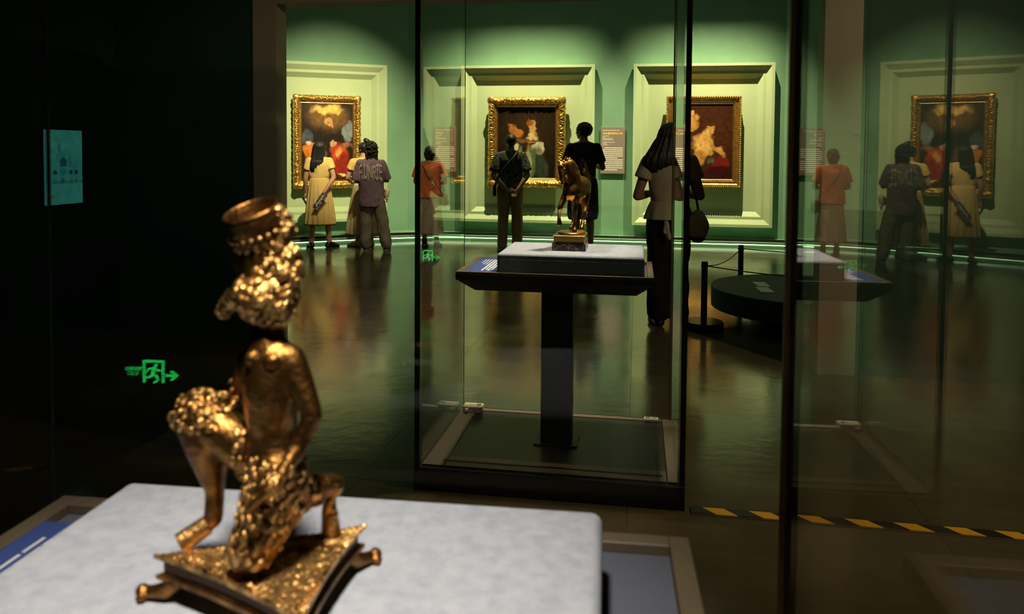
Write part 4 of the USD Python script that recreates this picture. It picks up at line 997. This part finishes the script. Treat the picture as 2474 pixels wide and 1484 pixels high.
    def long_hair(s, end, width=.105, depth=.06, seed=0, back=.055, lean=0.0):
        rings = []; hx, hy, hz = s.hc
        for t in np.linspace(0, 1, 22):
            z = end+(hz+.115-end)*t
            if z > hz:
                k = (z-hz)/.118; r = math.sqrt(max(1-k*k, .001)); wx, dy, cy = .092*r, .104*r, hy-.012
            else:
                k = (hz-z)/(hz-end); wx, dy, cy = .092+(width-.092)*min(1, k*1.6), .100+(depth-.100)*min(1, k*2.2), hy-.012-(back-.0)*min(1, k*1.9)
                tip = max(0, (k-.72)/.28); wx *= 1-.55*tip**1.6; dy *= 1-.45*tip
            fn = lambda g: 1+.035*np.sin(19*g+seed)+.03*np.sin(31*g+2*seed)
            rings.append((V3(hx+lean*max(0, 1-t)*1.0, cy, z), max(wx, .004), max(dy, .004), fn))
        m = loft(rings, 72); m = m.subdivide()
        v = m.vertices; m.vertices = v+m.vertex_normals*(.010*(meshkit.fbm(v*np.array([60, 60, 7.0]), 3, seed)-.5))[:, None]
        m.fix_normals(); return s.finish(m)

    def curly(s, seed=0, low=-.14):
        R = np.random.default_rng(seed); ms = []
        for i in range(330):
            d = R.normal(size=3); d /= np.linalg.norm(d)
            if d[1] > .55 and d[2] < .5:
                continue
            p = V3(d[0]*.092, -.014+d[1]*.105, .02+d[2]*.105+(-.04 if d[2] < 0 else .0)); p[2] = max(p[2], low)
            ms.append(sph(s.P(*p), R.uniform(.011, .021), n=8))
        for i in range(16):
            x = -.075+.01*i; ms.append(hull((s.P(x, -.075, -.05), .024), (s.P(x*1.15, -.085, low+R.uniform(-.02, .03)), .012)))
        ms.append(sph(s.P(0, -.014, .012), .098))
        return s.finish(organic(union(ms), .009, 2, lambda v: .016*(meshkit.fbm(v*48, 3, seed)-.5)))


def person(label, loc, rz, H, pose, skin=None):
    b = Body(H, pose); t = thing('person', label, 'person', loc, rz)
    obj('body', b.flesh(), skin or SKIN, t, smooth=True)
    return b, t


def rotz(v, deg):
    a = math.radians(deg); return V3(v[0]*math.cos(a)-v[1]*math.sin(a), v[0]*math.sin(a)+v[1]*math.cos(a), v[2])


def at_hand(loc, rz, S, p):
    return V3(*loc)+rotz(V3(*p)*S, rz)


# 1 woman in the yellow dress
YD = varied('dress_yellow', (.68, .48, .16), (.76, .55, .20), 9, rough=.85, bump=.15, bscale=220, spec=.15)
LOC, RZ, HH = (-4.775, 11.06, 0), 24, 1.625
b, t = person('woman in a yellow midi dress with long black hair, leaflet behind her back', LOC, RZ, HH,
              dict(shw=.155, ankle={-1: (-.125, .02, .08), 1: (.150, -.02, .08)}, toe={-1: (-.17, .17, .03), 1: (.30, .06, .03)}, elbow={-1: (-.215, -.01, 1.10), 1: (.222, -.10, 1.12)}, wrist={-1: (-.215, .07, .88), 1: (.065, -.205, .885)}, fingers={1: (-.25, -.1, -1), -1: (0, .15, -1)}, thumb={1: (-1, 0, -.3), -1: (.4, 1, 0)}, curl={1: .75, -1: .9}, yaw=-12, pitch=3))
obj('bodice', b.shirt(hem=1.09, slack=.008, sleeve=.52, hemw=.135, hemd=.105, seed=3, amp=.010, sl=.066), YD, t, smooth=True)
obj('skirt', b.skirt(1.125, .365, .142, .112, .245, .19, 18, .10, 3, (.01, -.02)), YD, t, smooth=True)
obj('waistband', b.finish(loft([(V3(0, 0, 1.085), .146, .116), (V3(0, 0, 1.125), .146, .116)], 48)), YD, t)
obj('hair', b.long_hair(1.165, .118, .055, 2, .060, -.05), BLACKHAIR, t, smooth=True)
for m in b.shoes(.006):
    obj('shoe', m, simple('shoe_black', (.010, .010, .010), .35), t, smooth=True)
w = at_hand(LOC, RZ, HH/1.7, (.035, -.250, .80))
lf = thing('leaflet', 'folded grey leaflet held behind the back of the woman in yellow', 'leaflet', w, RZ)
ang = trimesh.transformations.rotation_matrix(math.radians(34), (0, 1, 0))
obj('folded_sheet', cat(bx(-.044, .044, -.004, -.001, -.185, .075), bx(-.042, .046, .001, .004, -.180, .080)).apply_transform(ang), varied('leaflet_print', (.03, .03, .04), (.30, .28, .25), 22, rough=.4, lo=.45, hi=.6), lf, smooth=False)
obj('white_band', bx(-.020, .002, -.0052, -.0042, -.15, .05).apply_transform(ang), simple('leaflet_white', (.55, .52, .46)), lf, smooth=False)
w = at_hand(LOC, RZ, HH/1.7, (-.235, .10, .745))
ph = thing('phone', 'black phone in the left hand of the woman in yellow', 'phone', w, RZ+20)
obj('phone_body', bx(-.006, .006, -.038, .038, -.075, .075, .003).rotate((0, -30, 0)), BLACK, ph)

# 2 person in the purple shirt
PUR = varied('shirt_purple', (.21, .135, .175), (.25, .165, .21), 7, rough=.85, bump=.15, bscale=200, spec=.15)
LOC, RZ, HH = (-3.875, 10.85, 0), 14, 1.60
b, t = person('person with curly black hair in an oversized purple shirt with cream lettering', LOC, RZ, HH,
              dict(shw=.168, ankle={-1: (-.080, .00, .08), 1: (.235, -.02, .08)}, toe={-1: (-.075, .17, .03), 1: (.245, .14, .03)}, elbow={-1: (-.238, .02, 1.10), 1: (.245, .03, 1.11)}, wrist={-1: (-.20, .24, 1.08), 1: (.19, .25, 1.10)}, yaw=8))
sh = b.shirt(hem=.70, slack=.045, sleeve=.97, hemw=.200, hemd=.15, seed=5, amp=.018, sl=.080)
obj('shirt', sh, PUR, t, smooth=True)
txt = meshkit.text_mesh('F.UNRIE', .13, .006, bold=True); txt = txt.subdivide_to_size(.012)
v = txt.vertices.copy(); x0, x1 = v[:, 0].min(), v[:, 0].max(); u = (v[:, 0]-x0)/(x1-x0); v[:, 0] = (u-.5)*.335
base_ = v[:, 1] < .012
v[:, 1] = v[:, 1]*(1.45+.22*np.sin(u*9))-.07*np.abs(u-.5)-np.where(base_, .035*np.clip(np.sin(u*34), 0, 1)**2, 0)
from scipy.spatial import cKDTree
sv = np.asarray(sh.vertices); back = sv[sv[:, 1] < .02]; tr = cKDTree(back[:, [0, 2]])
X, Z = v[:, 0], v[:, 1]+1.095
_, ii = tr.query(np.c_[X, Z], k=5); yb = back[ii, 1].min(1)
txt.vertices = np.c_[X, yb-.004-v[:, 2], Z]
obj('lettering', txt, simple('print_bone', (.62, .55, .42), .8), t, smooth=False)
GRY = varied('trouser_grey', (.19, .16, .11), (.23, .195, .14), 8, rough=.8, bump=.15, bscale=180, spec=.2)
obj('trousers', b.trousers(leg=.100, cuff=.088, end=.045, seed=6, amp=.020, knee=.098), GRY, t, smooth=True)
obj('hair', b.curly(4), BLACKHAIR, t, smooth=True)
for k, m in zip((-1, 1), b.shoes(.012)):
    s_ = obj('shoe', m, simple('shoe_black', (.010, .010, .010), .35), t, smooth=True)
    sole = tri(foot_solid(b.an[k], b.toe[k], .034, .016).trim_by_plane((0, 0, -1), -.024)); obj('sole', b.finish(sole), simple('sole_white', (.55, .53, .45), .6), s_)

# 3 woman half hidden behind 2
CRM = varied('dress_cream', (.56, .45, .25), (.62, .51, .30), 8, rough=.85, bump=.12, bscale=200, spec=.15)
LOC, RZ, HH = (-4.155, 11.30, 0), 20, 1.61
b, t = person('woman with hair in a bun and long cream skirt, hidden behind the purple shirt', LOC, RZ, HH,
              dict(ankle={-1: (-.10, .0, .08), 1: (.12, .02, .08)}, toe={-1: (-.25, .07, .03), 1: (.06, .18, .03)}, elbow={-1: (-.26, .0, 1.12), 1: (.26, .02, 1.12)}, wrist={-1: (-.20, .2, 1.04), 1: (.22, .16, .98)}, yaw=38, pitch=0))
obj('top', b.shirt(hem=.95, slack=.012, sleeve=.5, hemw=.15, seed=8, sl=.074), varied('top_yellow', (.66, .42, .10), (.74, .50, .14), 8, rough=.85), t, smooth=True)
obj('skirt', b.skirt(1.04, .20, .150, .115, .30, .24, 15, .06, 9), CRM, t, smooth=True)
hh = b.cap(.014, -.045, 3); obj('hair', hh, BLACKHAIR, t, smooth=True)
obj('bun', b.finish(organic(union([sph(b.P(.020, -.060, .125), .046), sph(b.P(-.004, -.045, .150), .034), sph(b.P(.045, -.040, .140), .03)]), .010, 2, lambda v: .01*(meshkit.fbm(v*50, 3, 1)-.5))), BLACKHAIR, t, smooth=True)
for m in b.shoes(.008):
    obj('shoe', m, simple('shoe_cream', (.62, .54, .32), .6), t, smooth=True)
w = at_hand(LOC, RZ, 1, (.335, -.06, .83))
bg = thing('shoulder_bag', 'small cream soft bag hanging beside the hidden woman in cream', 'bag', w, RZ)
obj('pouch', organic(hull(((0, 0, -.03), .055), ((.01, 0, .03), .050), ((0, .02, .0), .055)), .012, 3, folds(.006, 14, 22, 2)), CRM, bg, smooth=True)
obj('strap', tube([(0, 0, .06), (-.02, .02, .25), (-.09, .06, .52)], .006), CRM, bg, smooth=True)
obj('charm', organic(union([sph((.012, -.04, -.085), .024), sph((.012, -.04, -.125), .018)]), .007, 2), CRM, bg, smooth=True)

# 4 woman in the orange shirt
ORG = varied('shirt_orange', (.62, .135, .045), (.70, .165, .06), 7, rough=.85, bump=.15, bscale=200, spec=.15)
TAU = varied('skirt_taupe', (.30, .245, .17), (.35, .29, .205), 8, rough=.85, bump=.12, bscale=200, spec=.15)
LOC, RZ, HH = (-3.125, 11.37, 0), 4, 1.555
b, t = person('woman with short black hair in an orange shirt and long taupe skirt', LOC, RZ, HH,
              dict(wide=1.10, shw=.182, ankle={-1: (-.085, .0, .08), 1: (.115, .02, .08)}, toe={-1: (-.10, .16, .03), 1: (.15, .18, .03)}, elbow={-1: (-.255, .04, 1.10), 1: (.258, .04, 1.10)}, wrist={-1: (-.13, .22, 1.08), 1: (.13, .22, 1.08)}, yaw=2, pitch=-8))
obj('shirt', b.shirt(hem=.84, slack=.022, sleeve=.72, hemw=.185, hemd=.145, seed=11, amp=.010, sl=.082), ORG, t, smooth=True)
obj('skirt', b.skirt(.92, .235, .155, .125, .235, .19, 11, .045, 12), TAU, t, smooth=True)
obj('hair', b.bob(5), BLACKHAIR, t, smooth=True)
obj('collar', b.finish(loft([(V3(0, -.012, 1.425), .078, .068), (V3(0, -.012, 1.462), .066, .058)], 32)), varied('collar_pale', (.55, .42, .28), (.6, .46, .3), 9), t)
for k, m in zip((-1, 1), b.shoes(.012)):
    s_ = obj('shoe', m, simple('shoe_black', (.010, .010, .010), .35), t, smooth=True)
    obj('sock', b.finish(tri(chain((b.an[k]+V3(0, 0, .0), .046), (b.an[k]+V3(0, -.01, .055), .044)))), simple('sock_black', (.012, .012, .012), .9), s_)
w = at_hand(LOC, RZ, HH/1.7, (.245, -.02, .835))
bg = thing('shoulder_bag', 'taupe crossbody bag at the hip of the woman in orange', 'bag', w, RZ)
obj('bag_body', organic(hull(((0, 0, -.085), .058), ((0, .03, .04), .062), ((0, -.03, .04), .062), ((.02, 0, -.04), .062)), .014, 3, folds(.005, 10, 15, 4)), varied('bag_taupe', (.19, .15, .11), (.23, .185, .14), 12, rough=.7), bg, smooth=True)
sc = HH/1.7
obj('strap', tube([np.array(p)*sc-np.array([.245, -.02, .835])*sc for p in ((.235, -.075, .90), (.20, -.165, .98), (.10, -.195, 1.14), (-.02, -.185, 1.28), (-.10, -.125, 1.40), (-.125, -.02, 1.455), (-.10, .06, 1.42))], .007), simple('strap_brown', (.10, .07, .05), .6), bg, smooth=True)

# 5 man in the patterned shirt
CAM = usdkit.material(stage, '/World/Looks/shirt_leaf_print', {'t': ('texture_coordinate', {}), 'v': ('voronoi_texture', {'scale': 26}), 'n': ('noise_texture', {'scale': 17, 'detail': 5, 'distortion': 1.6}), 'r': ('rgb_ramp', {'ramp': [(.40, (.008, .012, .008)), (.50, (.05, .07, .034)), (.58, (.16, .18, .095)), (.66, (.016, .024, .015))]}), 'n2': ('noise_texture', {'scale': 9, 'detail': 2}), 'r2': ('rgb_ramp', {'ramp': [(.66, (0, 0, 0)), (.70, (1, 1, 1))]}), 'mx': ('mix_color', {'b': (.20, .05, .045)}), 'p': ('principled_bsdf', {'roughness': .85, 'specular_ior_level': .15})},
                      [('t.object', 'n.vector'), ('t.object', 'n2.vector'), ('n.fac', 'r.fac'), ('n2.fac', 'r2.fac'), ('r2.color', 'mx.fac'), ('r.color', 'mx.a'), ('mx.result', 'p.base_color')], surface='p.BSDF')
KHA = varied('trouser_khaki', (.30, .22, .105), (.35, .265, .135), 8, rough=.85, bump=.12, bscale=180, spec=.15)
LOC, RZ, HH = (-1.845, 11.20, 0), 8, 1.745
b, t = person('man in a dark leaf-patterned shirt and khaki trousers with hands clasped behind his back', LOC, RZ, HH,
              dict(shw=.178, ankle={-1: (-.115, .0, .08), 1: (.105, .0, .08)}, toe={-1: (-.15, .16, .03), 1: (.12, .17, .03)}, elbow={-1: (-.250, -.09, 1.10), 1: (.250, -.09, 1.11)}, wrist={-1: (-.045, -.185, .905), 1: (.105, -.185, .905)}, fingers={-1: (.9, -.25, -.25), 1: (-.5, -.2, -.8)}, thumb={-1: (0, .2, 1), 1: (-.6, .2, .6)}, curl={-1: .5, 1: .6}, yaw=10, pitch=4), skin=simple('skin_tan', (.30, .16, .10), .5))
obj('shirt', b.shirt(hem=.885, slack=.022, sleeve=.78, hemw=.175, hemd=.125, seed=14, amp=.011, sl=.082), CAM, t, smooth=True)
obj('trousers', b.trousers(leg=.082, cuff=.074, end=.035, seed=15, amp=.014), KHA, t, smooth=True)
obj('hair', b.cap(.010, -.035, 7, .004), BLACKHAIR, t, smooth=True)
for m in b.shoes(.010):
    obj('shoe', m, simple('shoe_brown', (.03, .022, .016), .4), t, smooth=True)
w = at_hand(LOC, RZ, HH/1.7, (-.225, .0, .885)); sc = HH/1.7
bg = thing('shoulder_bag', 'flat black crossbody pouch at the left hip of the man in the patterned shirt', 'bag', w, RZ)
obj('bag_body', bx(-.028, .020, -.075, .075, -.085, .085, .014), simple('nylon_black', (.010, .010, .010), .6), bg)
obj('strap', tube([np.array(p)*sc-np.array([-.225, 0, .885])*sc for p in ((-.215, -.07, .965), (-.185, -.150, 1.06), (-.09, -.168, 1.20), (.02, -.160, 1.33), (.085, -.105, 1.42), (.10, -.02, 1.455), (.07, .05, 1.43))], .018), simple('nylon_black', (.010, .010, .010), .6), bg, smooth=True)

# 6 man in black
BLK = varied('cloth_black', (.010, .010, .010), (.014, .014, .013), 7, rough=.8, bump=.15, bscale=180, spec=.15)
LOC, RZ, HH = (-.755, 10.99, 0), 12, 1.905
b, t = person('tall man in black with short hair looking to the left, behind the bronze horse', LOC, RZ, HH,
              dict(shw=.165, ankle={-1: (-.09, .0, .08), 1: (.10, .0, .08)}, toe={-1: (-.13, .16, .03), 1: (.12, .17, .03)}, elbow={-1: (-.24, .04, 1.10), 1: (.255, .03, 1.125)}, wrist={-1: (-.12, .23, 1.10), 1: (.16, .24, 1.16)}, yaw=52, pitch=0), skin=simple('skin_tan', (.30, .16, .10), .5))
obj('shirt', b.shirt(hem=.86, slack=.014, sleeve=.74, hemw=.155, hemd=.115, seed=17, amp=.008, sl=.070), BLK, t, smooth=True)
obj('trousers', b.trousers(leg=.085, cuff=.085, end=.46, seed=18, amp=.008, knee=.112), BLK, t, smooth=True)
obj('hair', b.cap(.017, -.030, 9, .007), BLACKHAIR, t, smooth=True)
for m in b.shoes(.010):
    obj('shoe', m, simple('shoe_black', (.010, .010, .010), .35), t, smooth=True)

# 7 woman in the beige blouse, standing past the opening
BEI = varied('blouse_beige', (.40, .345, .25), (.46, .40, .29), 7, rough=.85, bump=.15, bscale=200, spec=.15)
LOC, RZ, HH = (.275, 6.66, 0), 6, 1.735
b, t = person('woman with long black hair in a beige flared blouse and wide black trousers', LOC, RZ, HH,
              dict(shw=.172, ankle={-1: (-.075, .0, .08), 1: (.085, .03, .08)}, toe={-1: (-.10, .16, .03), 1: (.10, .19, .03)}, elbow={-1: (-.265, .01, 1.085), 1: (.265, .02, 1.09)}, wrist={-1: (-.10, .21, 1.11), 1: (.10, .21, 1.12)}, yaw=0, pitch=-10), skin=simple('skin_tan', (.30, .16, .10), .5))
obj('blouse', b.shirt(hem=1.03, slack=.012, sleeve=.50, hemw=.150, hemd=.115, seed=20, amp=.006, sl=.078), BEI, t, smooth=True)
obj('peplum', b.skirt(1.05, .90, .150, .118, .205, .165, 9, .05, 21), BEI, t, smooth=True)
tails = b.finish(organic(union([hull(((-.05, -.135, .93), .016), ((-.035, -.150, .84), .022)), hull(((-.035, -.150, .84), .018), ((-.015, -.15, .755), .020)), hull(((-.045, -.14, .92), .012), ((-.052, -.15, .80), .014))]), .010, 3, folds(.006, 12, 30, 2)))
obj('tie_tails', tails, BEI, t, smooth=True)
obj('trousers', b.trousers(leg=.100, cuff=.098, end=.05, seed=22, amp=.014, knee=.092), BLK, t, smooth=True)
obj('hair', b.long_hair(1.275, .190, .060, 6, .060, -.05), BLACKHAIR, t, smooth=True)
for m in b.shoes(.010):
    obj('shoe', m, simple('shoe_black', (.010, .010, .010), .35), t, smooth=True)
w = at_hand(LOC, RZ, HH/1.7, (.225, -.085, .875)); sc = HH/1.7
bg = thing('shoulder_bag', 'large tan round-bottomed bag at the right side of the woman in the beige blouse', 'bag', w, RZ)
obj('bag_body', organic(hull(((0, -.05, -.02), .088), ((.01, .05, -.02), .088), ((0, 0, -.075), .080), ((0, -.03, .06), .055), ((0, .03, .06), .055)), .016, 3, folds(.006, 9, 14, 6)), varied('bag_tan', (.52, .38, .20), (.60, .44, .24), 10, rough=.6), bg, smooth=True)
obj('dark_bottom', organic(hull(((0, -.045, -.075), .078), ((.01, .045, -.075), .078), ((0, 0, -.090), .078)).trim_by_plane((0, 0, -1), .118), .016, 2), simple('bag_dark', (.03, .025, .02), .5), bg, smooth=True)
obj('strap', tube([(0, -.02, .10), (-.02, -.03, .20), (-.10, -.04, .42), (-.145, -.02, .62), (-.13, .05, .60)], .010), simple('strap_black', (.012, .011, .010), .5), bg, smooth=True)
